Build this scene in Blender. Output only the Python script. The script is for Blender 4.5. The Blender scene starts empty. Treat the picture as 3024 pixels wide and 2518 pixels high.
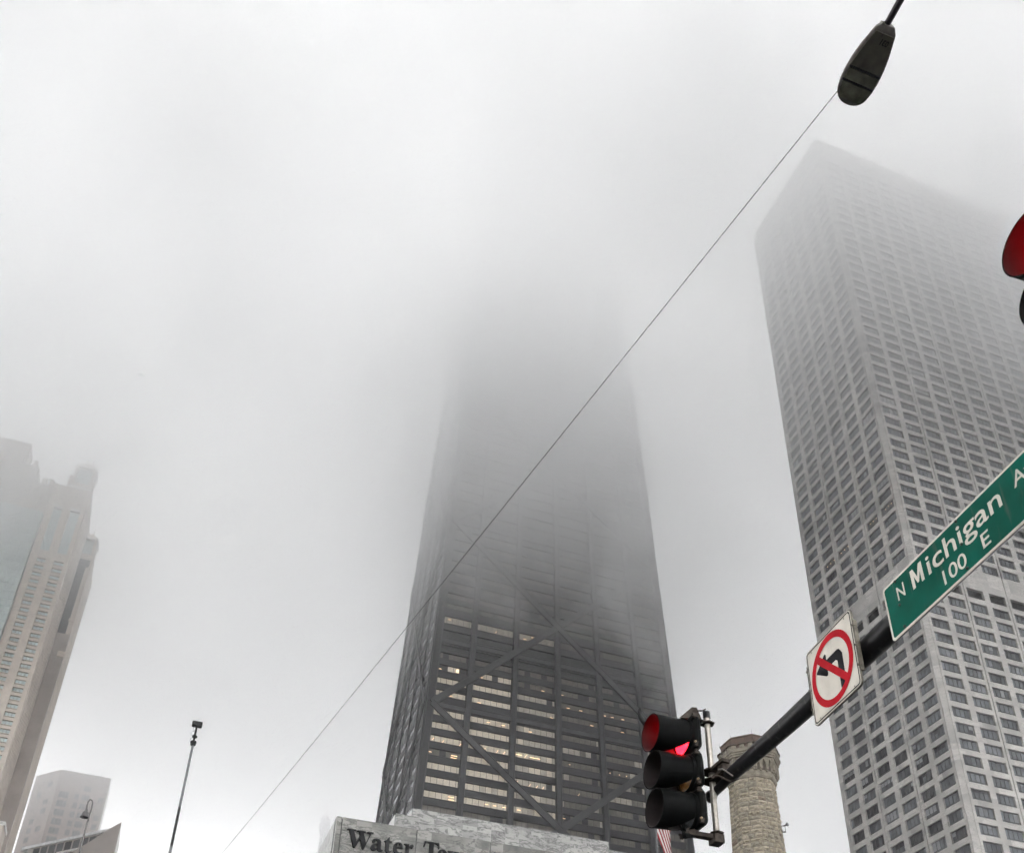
import bpy, math, random
from mathutils import Vector, Matrix
random.seed(7)
S = bpy.context.scene
R = math.radians
# ---------------------------------------------------------------- camera
YAW, PITCH, ROLL, FPX = 0.33294855, 0.55760761, 0.02921025, 3070.0
_f = Vector((math.sin(YAW)*math.cos(PITCH), math.cos(YAW)*math.cos(PITCH), math.sin(PITCH)))
_r = Vector((math.cos(YAW), -math.sin(YAW), 0)); _u = _r.cross(_f)
CR = math.cos(ROLL)*_r + math.sin(ROLL)*_u
CU = -math.sin(ROLL)*_r + math.cos(ROLL)*_u
CF = _f
cam = bpy.data.cameras.new('camera'); cam_o = bpy.data.objects.new('camera', cam)
S.collection.objects.link(cam_o); S.camera = cam_o
_m = Matrix((CR, CU, -CF)).transposed().to_4x4(); _m.translation = (0, 0, 1.6); cam_o.matrix_world = _m
cam.sensor_width = 36; cam.lens = 36*FPX/3024; cam.shift_y = (2016-1259)/3024
cam.clip_start = .05; cam.clip_end = 8000
# ---------------------------------------------------------------- sky, sun, exposure
w = bpy.data.worlds.new("World"); S.world = w; w.use_nodes = True
nt = w.node_tree; nt.nodes.clear()
out = nt.nodes.new('ShaderNodeOutputWorld'); bg = nt.nodes.new('ShaderNodeBackground')
bg.inputs[1].default_value = 0.15
sky = nt.nodes.new('ShaderNodeTexSky'); sky.sky_type = 'NISHITA'; sky.sun_disc = False
sky.sun_elevation = R(48); sky.sun_rotation = R(180); sky.dust_density = 4
hs = nt.nodes.new('ShaderNodeHueSaturation'); hs.inputs['Saturation'].default_value = 0.10
mixw = nt.nodes.new('ShaderNodeMixRGB'); mixw.inputs[0].default_value = 0.80
mixw.inputs[2].default_value = (6.68, 6.62, 6.58, 1)          # even grey overcast
nt.links.new(sky.outputs[0], hs.inputs['Color']); nt.links.new(hs.outputs[0], mixw.inputs[1])
nt.links.new(mixw.outputs[0], bg.inputs[0]); nt.links.new(bg.outputs[0], out.inputs[0])
sl = bpy.data.lights.new('sun', 'SUN'); sl.energy = 0.5; sl.angle = R(30); sl.color = (1, .97, .93)
so = bpy.data.objects.new('sun', sl); S.collection.objects.link(so); so.rotation_euler = (R(42), 0, 0)
S.view_settings.view_transform = 'Standard'; S.view_settings.look = 'None'
S.view_settings.exposure = 2.0; S.view_settings.gamma = 1
cy = S.cycles
cy.volume_bounces = 12; cy.max_bounces = 16; cy.diffuse_bounces = 3; cy.glossy_bounces = 3
cy.volume_step_rate = 2.0; cy.volume_max_steps = 256; cy.use_denoising = True
cy.sample_clamp_indirect = 8
cy.use_adaptive_sampling = True; cy.adaptive_threshold = .075; cy.adaptive_min_samples = 24

# ---------------------------------------------------------------- materials
MATS = {}
def nodes(m):
    m.use_nodes = True
    return m.node_tree, m.node_tree.nodes['Principled BSDF']
def N(t, kind, **kw):
    n = t.nodes.new(kind)
    for k, v in kw.items():
        if k.startswith('i_'): n.inputs[int(k[2:]) if k[2:].isdigit() else k[2:]].default_value = v
        else: setattr(n, k, v)
    return n
def plain(name, c, rough=.6, metal=0, scale=2.0, amt=.25, bump=0, spec=.5, emit=None, es=0, coat=0, streak=0):
    """paint, metal or cloth with uneven dirt and gloss"""
    m = bpy.data.materials.new(name); t, b = nodes(m)
    geo = N(t, 'ShaderNodeNewGeometry')
    nz = N(t, 'ShaderNodeTexNoise'); nz.inputs['Scale'].default_value = scale; nz.inputs['Detail'].default_value = 5
    t.links.new(geo.outputs['Position'], nz.inputs['Vector'])
    mr = N(t, 'ShaderNodeMapRange'); mr.inputs[1].default_value = .3; mr.inputs[2].default_value = .7
    mr.inputs[3].default_value = 1-amt; mr.inputs[4].default_value = 1+amt
    t.links.new(nz.outputs[0], mr.inputs[0])
    mx = N(t, 'ShaderNodeVectorMath', operation='SCALE'); mx.inputs[0].default_value = c
    t.links.new(mr.outputs[0], mx.inputs['Scale']); t.links.new(mx.outputs[0], b.inputs['Base Color'])
    if streak:      # dirt runs and scratches down the face
        mp = N(t, 'ShaderNodeMapping'); mp.inputs['Scale'].default_value = (1, 1, .10); t.links.new(geo.outputs['Position'], mp.inputs[0])
        n3 = N(t, 'ShaderNodeTexNoise'); n3.inputs['Scale'].default_value = streak; n3.inputs['Detail'].default_value = 6; t.links.new(mp.outputs[0], n3.inputs['Vector'])
        r3 = N(t, 'ShaderNodeMapRange'); r3.inputs[1].default_value = .58; r3.inputs[2].default_value = .74; r3.inputs[3].default_value = 0; r3.inputs[4].default_value = .30; t.links.new(n3.outputs[0], r3.inputs[0])
        mg = N(t, 'ShaderNodeMixRGB'); mg.inputs[2].default_value = (.16, .15, .13, 1); t.links.new(r3.outputs[0], mg.inputs[0]); t.links.new(mx.outputs[0], mg.inputs[1]); t.links.new(mg.outputs[0], b.inputs['Base Color'])
    b.inputs['Roughness'].default_value = rough; b.inputs['Metallic'].default_value = metal
    b.inputs['Specular IOR Level'].default_value = spec; b.inputs['Coat Weight'].default_value = coat
    if bump:
        bp = N(t, 'ShaderNodeBump'); bp.inputs['Strength'].default_value = bump; bp.inputs['Distance'].default_value = .02
        t.links.new(nz.outputs[0], bp.inputs['Height']); t.links.new(bp.outputs[0], b.inputs['Normal'])
    if emit:
        b.inputs['Emission Color'].default_value = (*emit, 1); b.inputs['Emission Strength'].default_value = es
    MATS[name] = m; return m
def marble(name, light, dark, tile, vein_scale, amount, shift=60, rough=.45, spec=.4, blotch=.35):
    """veined stone: the veins break at every slab, as cut slabs do"""
    m = bpy.data.materials.new(name); t, b = nodes(m)
    geo = N(t, 'ShaderNodeNewGeometry')
    dv = N(t, 'ShaderNodeVectorMath', operation='DIVIDE'); dv.inputs[1].default_value = tile
    fl = N(t, 'ShaderNodeVectorMath', operation='FLOOR')
    wn = N(t, 'ShaderNodeTexWhiteNoise')
    t.links.new(geo.outputs['Position'], dv.inputs[0]); t.links.new(dv.outputs[0], fl.inputs[0]); t.links.new(fl.outputs[0], wn.inputs['Vector'])
    sc = N(t, 'ShaderNodeVectorMath', operation='SCALE'); sc.inputs['Scale'].default_value = shift
    t.links.new(wn.outputs['Color'], sc.inputs[0])
    ad = N(t, 'ShaderNodeVectorMath', operation='ADD')
    t.links.new(geo.outputs['Position'], ad.inputs[0]); t.links.new(sc.outputs[0], ad.inputs[1])
    mp = N(t, 'ShaderNodeMapping'); mp.inputs['Rotation'].default_value = (.3, .7, .2); mp.inputs['Scale'].default_value = (1, 1, 2.6)
    t.links.new(ad.outputs[0], mp.inputs[0])
    n1 = N(t, 'ShaderNodeTexNoise'); n1.inputs['Scale'].default_value = vein_scale; n1.inputs['Detail'].default_value = 9
    n1.inputs['Roughness'].default_value = .66; n1.inputs['Distortion'].default_value = .55
    t.links.new(mp.outputs[0], n1.inputs['Vector'])
    # ridges: |n-.5|
    s1 = N(t, 'ShaderNodeMath', operation='SUBTRACT'); s1.inputs[1].default_value = .5; t.links.new(n1.outputs[0], s1.inputs[0])
    a1 = N(t, 'ShaderNodeMath', operation='ABSOLUTE'); t.links.new(s1.outputs[0], a1.inputs[0])
    r1 = N(t, 'ShaderNodeMapRange'); r1.inputs[1].default_value = 0.0; r1.inputs[2].default_value = .055
    r1.inputs[3].default_value = amount; r1.inputs[4].default_value = 0; t.links.new(a1.outputs[0], r1.inputs[0])
    n2 = N(t, 'ShaderNodeTexNoise'); n2.inputs['Scale'].default_value = vein_scale*.45; n2.inputs['Detail'].default_value = 6
    t.links.new(ad.outputs[0], n2.inputs['Vector'])
    r2 = N(t, 'ShaderNodeMapRange'); r2.inputs[1].default_value = .45; r2.inputs[2].default_value = .72; r2.inputs[4].default_value = blotch
    t.links.new(n2.outputs[0], r2.inputs[0])
    mxv = N(t, 'ShaderNodeMath', operation='MAXIMUM'); t.links.new(r1.outputs[0], mxv.inputs[0]); t.links.new(r2.outputs[0], mxv.inputs[1])
    tint = N(t, 'ShaderNodeMapRange'); tint.inputs[3].default_value = .88; tint.inputs[4].default_value = 1.08
    t.links.new(wn.outputs['Value'], tint.inputs[0])
    mix = N(t, 'ShaderNodeMixRGB'); mix.inputs[1].default_value = (*light, 1); mix.inputs[2].default_value = (*dark, 1)
    t.links.new(mxv.outputs[0], mix.inputs[0])
    vs = N(t, 'ShaderNodeVectorMath', operation='SCALE'); t.links.new(mix.outputs[0], vs.inputs[0]); t.links.new(tint.outputs[0], vs.inputs['Scale'])
    t.links.new(vs.outputs[0], b.inputs['Base Color'])
    b.inputs['Roughness'].default_value = rough; b.inputs['Specular IOR Level'].default_value = spec
    MATS[name] = m; return m

M_black = plain('black_steel', (.030, .031, .034), .42, 0, .25, .30, spec=.5)
M_beam = plain('brace_steel', (.055, .056, .060), .5, 0, .3, .22, spec=.5)
M_wglass = plain('bright_reflecting_glass', (.55, .56, .58), .22, .8, .5, .25, spec=.8)
M_core = plain('dark_interior', (.015, .015, .016), .7)
LIT = [plain('lit_blind_a', (.46, .425, .365), .25, 0, .6, .12, emit=(1, .84, .64), es=.050, spec=.5),
       plain('lit_blind_b', (.33, .31, .275), .25, 0, .6, .14, emit=(1, .86, .70), es=.026, spec=.5),
       plain('dim_blind', (.150, .140, .128), .25, 0, .6, .2, emit=(1, .85, .70), es=.004, spec=.5),
       plain('dark_pane', (.055, .056, .06), .12, 0, .5, .3, spec=.6)]
M_mull = plain('mullion', (.035, .035, .037), .5)
M_lamp = plain('ceiling_lamp_glow', (.9, .7, .45), .5, emit=(1, .66, .36), es=.55)
M_wtp = marble('grey_marble', (.50, .485, .46), (.21, .205, .20), (5.05, 4.9, 3.095), .32, .50, blotch=.85)
M_pod = marble('veined_marble', (.29, .285, .265), (.040, .045, .045), (1.56, 30, 1.42), .42, .75, blotch=.95, rough=.4, spec=.3)
M_pod2 = marble('pale_veined_marble', (.40, .395, .38), (.075, .08, .08), (1.65, 30, 1.72), .34, .85, blotch=.5, rough=.4, spec=.3)
M_podw = plain('white_marble_and_lit_end', (.66, .66, .65), .3, 0, 1.2, .2, spec=.5)
M_joint = plain('dark_joint', (.035, .035, .035), .8)
GL = [plain('grey_glass_a', (.135, .145, .158), .10, 0, .35, .35, spec=.55),
      plain('grey_glass_b', (.10, .106, .115), .10, 0, .35, .35, spec=.55),
      plain('grey_glass_c', (.175, .185, .20), .12, 0, .35, .30, spec=.55),
      plain('grey_glass_d', (.045, .046, .050), .10, 0, .35, .30, spec=.55)]
M_blind = plain('half_drawn_blind', (.24, .25, .26), .3, 0, .6, .15)
M_bar = plain('window_bar', (.05, .05, .054), .5)
M_vent = plain('louvre_dark', (.022, .022, .024), .7)
M_tan = plain('tan_limestone', (.55, .49, .43), .75, 0, .35, .12)
M_tan2 = plain('pink_limestone', (.66, .59, .52), .75, 0, .3, .10)
M_green = plain('pale_green_glass', (.56, .63, .61), .12, 0, .08, .22, spec=.6)
M_lightwin = plain('pale_window', (.62, .70, .69), .15, 0, .5, .2, spec=.6)  # sky reflection put into the pale base colour
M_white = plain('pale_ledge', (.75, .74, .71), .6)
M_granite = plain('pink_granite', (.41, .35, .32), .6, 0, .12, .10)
M_granite2 = plain('grey_granite', (.43, .385, .355), .6, 0, .2, .12)
M_win3 = plain('grey_window', (.235, .23, .235), .2, 0, .4, .3)
M_win4 = plain('dim_balcony_window', (.085, .085, .09), .3)
M_lampw = plain('lit_balcony_window', (.5, .35, .25), .4, emit=(1, .55, .3), es=.10)
M_far = plain('far_limestone', (.13, .13, .135), .8)
ST = [plain('limestone_%s' % n, c, .9, 0, 5, .28, bump=.9, spec=.2) for n, c in
      (('buff', (.265, .235, .18)), ('grey', (.225, .205, .165)), ('pale', (.31, .275, .215)), ('brown', (.19, .15, .12)))]
M_mortar = plain('mortar', (.12, .105, .085), .95)
M_dress = plain('dressed_limestone', (.20, .18, .145), .85, 0, 3, .30, bump=.5, spec=.2)
M_rust = plain('brown_parapet', (.115, .085, .070), .8, 0, 1.2, .35, bump=.3, spec=.2)
M_dkstone = plain('dark_brown_stone', (.085, .070, .058), .9, 0, 4, .35, bump=.4, spec=.2)  # darker stone for the arcade backing and merlon caps
M_gun = plain('black_painted_steel', (.006, .006, .007), .38, 0, 6, .35, spec=.30, streak=25)
M_house = plain('black_housing', (.004, .0045, .0045), .50, 0, 12, .4, spec=.04)
M_alu = plain('aluminium_tube', (.30, .28, .25), .42, .85, 25, .25)
M_brkt = plain('worn_bracket', (.045, .036, .030), .7, 0, 18, .6, spec=.2)
M_brass = plain('brass_screw', (.55, .42, .25), .4, .8, 20, .3)
M_red_on = plain('red_lens_lit', (.6, .0, .01), .25, emit=(1, .005, .012), es=4.4)
M_amber = plain('amber_lens_off', (.13, .055, .012), .25, 0, 40, .4)
M_greenl = plain('green_lens_off', (.03, .032, .034), .25, 0, 40, .4)
M_signw = plain('sign_white', (.60, .565, .50), .6, 0, 9, .10, spec=.2, streak=16)
M_signr = plain('sign_red', (.40, .010, .018), .7, 0, 12, .16, spec=.08)
M_signk = plain('sign_black', (.010, .010, .012), .7, 0, 12, .3, spec=.12)
M_signg = plain('sign_green', (.000, .078, .052), .6, 0, 3.5, .30, spec=.10, streak=22)
M_rim = plain('sign_edge_metal', (.10, .09, .07), .5, .4, 20, .5)
M_bolt = plain('bolt', (.05, .07, .055), .5, .5, 60, .4)
M_flr = plain('flag_red', (.20, .010, .016), .8, 0, 3, .2)
M_flw = plain('flag_white', (.46, .44, .43), .8, 0, 3, .1)
M_flb = plain('flag_blue', (.018, .022, .065), .8, 0, 3, .2)
M_polew = plain('grey_pole', (.13, .135, .14), .5, .0, 6, .3, spec=.3)
M_lampbody = plain('lamp_housing', (.10, .092, .085), .5, .2, 14, .4)
M_lampunder = plain('lamp_underside', (.085, .078, .058), .32, 0, 9, .45, spec=.6)
M_lens2 = plain('lamp_lens', (.12, .12, .085), .15, 0, 12, .5, spec=.7)
M_purp = plain('lamp_arm_paint', (.020, .015, .022), .4, 0, 10, .4)
M_wire = plain('wire', (.03, .03, .032), .5)
M_dark = plain('dark_fitting', (.014, .015, .016), .5, 0, 14, .4, spec=.25)
M_bell = plain('weathered_bell', (.10, .095, .095), .5, 0, 9, .4)
M_letter = plain('black_bronze_letter', (.006, .007, .009), .5, 0, 3, .3, spec=.15)
M_asph = plain('wet_asphalt', (.05, .05, .052), .35, 0, .8, .3)
M_conc = plain('concrete', (.22, .21, .20), .8, 0, .6, .2)

# ---------------------------------------------------------------- mesh helpers
class MB:
    def __init__(s): s.v = []; s.f = []; s.mi = []; s.mats = []; s.smooth = []
    def mat(s, m):
        if m not in s.mats: s.mats.append(m)
        return s.mats.index(m)
    def face(s, pts, m, smooth=False):
        b = len(s.v); s.v += [tuple(p) for p in pts]; s.f.append(tuple(range(b, b+len(pts)))); s.mi.append(s.mat(m)); s.smooth.append(smooth)
    def mesh(s, vs, fs, m, smooth=False):
        b = len(s.v); s.v += [tuple(p) for p in vs]; i = s.mat(m)
        for f in fs: s.f.append(tuple(b+k for k in f)); s.mi.append(i); s.smooth.append(smooth)
    def hexa(s, p, m):    # 8 corners: bottom ring 0-3, top ring 4-7
        s.mesh(p, [(0, 3, 2, 1), (4, 5, 6, 7), (0, 1, 5, 4), (1, 2, 6, 5), (2, 3, 7, 6), (3, 0, 4, 7)], m)
    def box(s, a, b, m):
        x0, y0, z0 = a; x1, y1, z1 = b
        s.hexa([(x0, y0, z0), (x1, y0, z0), (x1, y1, z0), (x0, y1, z0), (x0, y0, z1), (x1, y0, z1), (x1, y1, z1), (x0, y1, z1)], m)
    def tube(s, p0, p1, r0, r1, m, n=16, caps=True, smooth=True):
        p0 = Vector(p0); p1 = Vector(p1); d = (p1-p0).normalized()
        a = d.orthogonal().normalized(); b = d.cross(a); vs = []; fs = []
        for k in range(n):
            c, q = math.cos(2*math.pi*k/n), math.sin(2*math.pi*k/n)
            vs.append(p0+(a*c+b*q)*r0); vs.append(p1+(a*c+b*q)*r1)
        for k in range(n):
            j = (k+1) % n; fs.append((2*k, 2*j, 2*j+1, 2*k+1))
        s.mesh(vs, fs, m, smooth)
        if caps:
            s.face([vs[2*k] for k in range(n)][::-1], m); s.face([vs[2*k+1] for k in range(n)], m)
    def path(s, pts, r, m, n=12):
        pts = [Vector(p) for p in pts]; rs = r if isinstance(r, (list, tuple)) else [r]*len(pts)
        ref = None; rings = []
        for i, p in enumerate(pts):
            d = (pts[min(i+1, len(pts)-1)]-pts[max(i-1, 0)]).normalized()
            if ref is None: ref = d.orthogonal().normalized()
            a = (ref-d*ref.dot(d)).normalized(); ref = a; b = d.cross(a)
            rings.append([p+(a*math.cos(2*math.pi*k/n)+b*math.sin(2*math.pi*k/n))*rs[i] for k in range(n)])
        vs = [v for ring in rings for v in ring]; fs = []
        for i in range(len(pts)-1):
            for k in range(n):
                j = (k+1) % n; fs.append((i*n+k, i*n+j, (i+1)*n+j, (i+1)*n+k))
        s.mesh(vs, fs, m, True); s.face(rings[0][::-1], m); s.face(rings[-1], m)
    def lathe(s, prof, c, m, n=24, ax=Vector((0, 0, 1)), phase=0, smooth=True, closed=False):
        """prof: (radius, distance along axis)"""
        c = Vector(c); ax = Vector(ax).normalized()
        a = Vector((1, 0, 0)) if abs(ax.z) > .9 else ax.orthogonal().normalized(); a = (a-ax*a.dot(ax)).normalized(); b = ax.cross(a)
        vs = []; fs = []
        for r, h in prof:
            for k in range(n):
                t = phase+2*math.pi*k/n; vs.append(c+ax*h+(a*math.cos(t)+b*math.sin(t))*r)
        for i in range(len(prof)-1):
            for k in range(n):
                j = (k+1) % n; fs.append((i*n+k, i*n+j, (i+1)*n+j, (i+1)*n+k))
        s.mesh(vs, fs, m, smooth)
        if closed:
            s.face(vs[:n][::-1], m); s.face(vs[-n:], m)
    def prism(s, poly, o, ex, ey, n, th, m):
        """outline poly (2D) in plane o+ex*x+ey*y, thickness th along n"""
        o, ex, ey, n = Vector(o), Vector(ex), Vector(ey), Vector(n)
        a = [o+ex*x+ey*y for x, y in poly]; b = [p+n*th for p in a]; k = len(a)
        s.face(b, m); s.face(a[::-1], m)
        for i in range(k):
            j = (i+1) % k; s.face([a[i], a[j], b[j], b[i]], m)
    def build(s, name, parent=None, label=None, weld=False):
        me = bpy.data.meshes.new(name); me.from_pydata(s.v, [], s.f)
        for m in s.mats: me.materials.append(m)
        me.polygons.foreach_set('material_index', s.mi); me.polygons.foreach_set('use_smooth', s.smooth); me.update()
        o = bpy.data.objects.new(name, me); S.collection.objects.link(o)
        if parent is not None: attach(o, parent)
        if label: o['label'] = label
        return o
def attach(o, parent):
    o.parent = parent
    if parent.parent is None and parent.type == 'EMPTY': o.matrix_parent_inverse = Matrix.Translation(parent.location).inverted()
def thing(name, loc, label, cat, group=None):
    o = bpy.data.objects.new(name, None); S.collection.objects.link(o); o.location = loc; o.empty_display_size = .3
    o['label'] = label; o['category'] = cat
    if group: o['group'] = group
    return o
def tag(o, label, cat, group=None):
    o['label'] = label; o['category'] = cat
    if group: o['group'] = group
    return o
def struct(o, kind='structure'):
    o['kind'] = kind; return o
def bevel(o, wdt=.01, seg=2):
    m = o.modifiers.new('bevel', 'BEVEL'); m.width = wdt; m.segments = seg; m.limit_method = 'ANGLE'; return o
def text_mesh(body, name, o, ex, ey, n, x0, x1, y0, y1, th, m, parent, bold=.0):
    """writing as a mesh fitted to a box of the board's own plane"""
    c = bpy.data.curves.new(name, 'FONT'); c.body = body; c.extrude = .01; c.offset = bold; c.resolution_u = 6
    t = bpy.data.objects.new(name, c); S.collection.objects.link(t)
    dg = bpy.context.evaluated_depsgraph_get(); me = bpy.data.meshes.new_from_object(t.evaluated_get(dg))
    bpy.data.objects.remove(t)
    xs = [v.co.x for v in me.vertices]; ys = [v.co.y for v in me.vertices]
    ax, bx, ay, by = min(xs), max(xs), min(ys), max(ys)
    o, ex, ey, n = Vector(o), Vector(ex), Vector(ey), Vector(n)
    for v in me.vertices:
        u = x0+(v.co.x-ax)/(bx-ax)*(x1-x0); q = y0+(v.co.y-ay)/(by-ay)*(y1-y0)
        v.co = o+ex*u+ey*q+n*(th if v.co.z > 0 else 0)
    me.materials.clear(); me.materials.append(m); me.name = name
    ob = bpy.data.objects.new(name, me); S.collection.objects.link(ob)
    if parent: attach(ob, parent)
    return ob
def pxy(p):
    d = Vector(p)-Vector((0, 0, 1.6)); z = d.dot(CF)
    if z <= 0: return None
    return 1512+FPX*d.dot(CR)/z, 2016-FPX*d.dot(CU)/z
def seen_area(ps):
    q = [pxy(p) for p in ps]
    if any(k is None for k in q): return 0
    c = (sum(k[0] for k in q)/len(q), sum(k[1] for k in q)/len(q))
    if not (-20 < c[0] < 3044 and -20 < c[1] < 2540): return 0
    return abs(sum(q[i][0]*q[(i+1) % len(q)][1]-q[(i+1) % len(q)][0]*q[i][1] for i in range(len(q))))/2

# ================================================================= ground
g = MB(); g.box((-1500, -1500, -1.2), (1500, 1500, 0), M_asph); struct(g.build('ground'))
g = MB(); g.box((-6, -14, 0.004), (2.4, 3.2, .14), M_conc); struct(g.build('pavement'))
g = MB(); g.box((13.0, 20, 0.004), (210, 95.9, .13), M_conc); struct(g.build('plaza'))

# ================================================================= dark cross-braced tower
def build_braced_tower():
    XC, Y0, HW, TX, TY, D, H = 85.5, 207.0, 40.4, .0468, .029, 50.0, 344.0
    t = thing('skyscraper', (XC, Y0+D/2, 0), 'black tapering skyscraper with giant X braces and lit office floors, its top lost in cloud', 'skyscraper')
    hw = lambda z: HW-TX*z
    def Sp(u, z, off=0): return Vector((XC+u*hw(z), Y0+TY*z-off, z))
    def Wp(v, z, off=0):
        ys = Y0+TY*z; yn = Y0+D-TY*z; return Vector((XC-hw(z)-off, ys+(yn-ys)*v, z))
    # body: a dark core behind the glass line, and the far sides closed
    b = MB(); ins = 1.3
    def ring(z, i): return [(XC-hw(z)+i, Y0+TY*z+i, z), (XC+hw(z)-.1, Y0+TY*z+i, z), (XC+hw(z)-.1, Y0+D-TY*z-.1, z), (XC-hw(z)+i, Y0+D-TY*z-.1, z)]
    b.hexa(ring(0, ins)+ring(H, ins), M_core)
    # window bottoms
    rows = []
    k = 0
    while 127.2-3.72*k > 8: rows.append((127.2-3.72*k, 1.85, k)); k += 1
    rows += [(132.85, 1.75, -1), (136.5, 1.8, -1), (140.25, 1.85, -1), (143.9, 1.9, -2), (146.9, 1.3, -3), (151.0, 1.9, -3), (155.0, 2.3, -1), (159.9, 1.7, -2)]
    z = 163.2
    while z < 338: rows.append((z, 1.8, -2)); z += 3.72
    rows.sort()
    us = [-1, -.695, -.350, 0, .345, .690, 1]; cw = .74           # half column width, metres
    def bay(i, z):
        a = us[i]+(1.9 if i == 0 else cw)/hw(z); c = us[i+1]-(1.9 if i == 5 else cw)/hw(z); return a, c
    sp = MB()
    edges = [(rows[i][0]+rows[i][1], rows[i+1][0]) for i in range(len(rows)-1)]
    edges = [(0, rows[0][0])]+edges+[(rows[-1][0]+rows[-1][1], H)]
    for i in range(6):
        for zb, zt in edges:
            a0, c0 = bay(i, zb); a1, c1 = bay(i, zt)
            a0 -= .4/hw(zb); a1 -= .4/hw(zt); c0 += .4/hw(zb); c1 += .4/hw(zt)
            sp.hexa([Sp(a0, zb, 0), Sp(c0, zb, 0), Sp(c0, zb, -1.2), Sp(a0, zb, -1.2), Sp(a1, zt, 0), Sp(c1, zt, 0), Sp(c1, zt, -1.2), Sp(a1, zt, -1.2)], M_black)
            # small shadow-catching lip along the top of each spandrel
            sp.hexa([Sp(a0, zt-.16, .10), Sp(c0, zt-.16, .10), Sp(c0, zt-.16, .004), Sp(a0, zt-.16, .004), Sp(a1, zt-.02, .10), Sp(c1, zt-.02, .10), Sp(c1, zt-.02, .004), Sp(a1, zt-.02, .004)], M_beam)
    vs_ = [0, .2, .4, .6, .8, 1]
    wsp = MB()
    for i in range(5):
        for zb, zt in edges:
            zt = zt if zt == H else zt; v0, v1 = vs_[i]+.012, vs_[i+1]-.012
            wsp.hexa([Wp(v1, zb, 0), Wp(v0, zb, 0), Wp(v0, zb, -1.2), Wp(v1, zb, -1.2), Wp(v1, zt, 0), Wp(v0, zt, 0), Wp(v0, zt, -1.2), Wp(v1, zt, -1.2)], M_black)
    b.v, b.f, b.mi, b.mats, b.smooth = b.v, b.f, b.mi, b.mats, b.smooth
    b.build('wall', t)
    sp.build('spandrel', t); wsp.build('spandrel', t)
    # columns: S face fans in with the taper; flanges stand proud of the web
    for j, u in enumerate(us):
        c = MB(); hwm = 1.9 if abs(u) == 1 else cw
        for (w0, w1, o0, o1) in ((-hwm, hwm, .42, -1.25), ):
            def q(z, du, off): return Sp(u, z, off)+Vector((du, 0, 0))
            if u == -1: w0 = -0.02
            if u == 1: w1 = 0.02
            if u == -1: w1 = 1.9
            if u == 1: w0 = -1.9
            c.hexa([q(0, w0, o0), q(0, w1, o0), q(0, w1, o1), q(0, w0, o1), q(H, w0, o0), q(H, w1, o0), q(H, w1, o1), q(H, w0, o1)], M_beam if abs(u) < 1 else M_black)
            for s_ in (w0+.16, w1-.16):
                c.hexa([q(0, s_-.13, .66), q(0, s_+.13, .66), q(0, s_+.13, .423), q(0, s_-.13, .423), q(H, s_-.13, .66), q(H, s_+.13, .66), q(H, s_+.13, .423), q(H, s_-.13, .423)], M_beam)
        c.build('column', t)
    for j, v in enumerate(vs_):
        c = MB(); e = .40
        def q(z, dv, off): return Wp(v, z, off)+Vector((0, dv, 0))
        a, d = (-e, e)
        if j == 0: a, d = (.05, 1.3)
        if j == 5: a, d = (-1.2, -.02)
        c.hexa([q(0, d, .30), q(0, a, .30), q(0, a, -1.25), q(0, d, -1.25), q(H, d, .30), q(H, a, .30), q(H, a, -1.25), q(H, d, -1.25)], M_beam)
        c.build('column', t)
    # thin mullions between the W columns
    mm = MB()
    for i in range(5):
        for f in (.33, .66):
            v = vs_[i]+.2*f
            def q(z, dv, off): return Wp(v, z, off)+Vector((0, dv, 0))
            mm.hexa([q(0, .07, .07), q(0, -.07, .07), q(0, -.07, .003), q(0, .07, .003), q(H, .07, .07), q(H, -.07, .07), q(H, -.07, .003), q(H, .07, .003)], M_beam)
    mm.build('mullion', t)
    # tie beams and diagonal braces
    def beam(P0, P1, half, o0, o1, face, name, m=M_beam):
        c = MB(); (u0, z0), (u1, z1) = P0, P1; F = Sp if face == 'S' else Wp
        A, B = F(u0, z0), F(u1, z1); d = (B-A).normalized()
        nrm = Vector((0, -1, 0)) if face == 'S' else Vector((-1, 0, 0))
        s_ = d.cross(nrm).normalized()*half
        if s_.z < 0: s_ = -s_
        c.hexa([A-s_+nrm*o0, B-s_+nrm*o0, B-s_+nrm*o1, A-s_+nrm*o1, A+s_+nrm*o0, B+s_+nrm*o0, B+s_+nrm*o1, A+s_+nrm*o1], m)
        # raised flanges
        for g_ in (-1, 1):
            e = s_*g_; k_ = s_*(.8*g_)
            lo, hi = (e, k_) if g_ < 0 else (k_, e)
            c.hexa([A+lo+nrm*(o0+.14), B+lo+nrm*(o0+.14), B+lo+nrm*(o0+.003), A+lo+nrm*(o0+.003), A+hi+nrm*(o0+.14), B+hi+nrm*(o0+.14), B+hi+nrm*(o0+.003), A+hi+nrm*(o0+.003)], m)
        return c.build(name, t)
    for zt in (72.6, 130.05, 149.3, 190.0, 245.0, 296):
        beam((-.99, zt), (.99, zt), .75, .30, -.2, 'S', 'tie_beam')
    lev = [(72.6, 'c'), (102.0, 'm'), (130.1, 'c'), (161.3, 'm'), (190.0, 'c'), (218, 'm'), (245, 'c'), (271, 'm'), (296, 'c'), (320, 'm')]
    for (z0, k0), (z1, k1) in zip(lev[:-1], lev[1:]):
        for s_ in (-1, 1):
            ua = s_*.965 if k0 == 'c' else 0; ub = s_*.965 if k1 == 'c' else 0
            beam((ua, z0), (ub, z1), .86, .82, .40, 'S', 'diagonal_brace')
    for (z0, k0), (z1, k1) in zip(lev[:-1], lev[1:]):
        for s_ in (-1, 1):
            ua = .5+s_*.48 if k0 == 'c' else .5; ub = .5+s_*.48 if k1 == 'c' else .5
            beam((ua, z0), (ub, z1), .75, .52, .31, 'W', 'diagonal_brace')
    # windows: one strip per bay and floor
    strips = []
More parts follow.
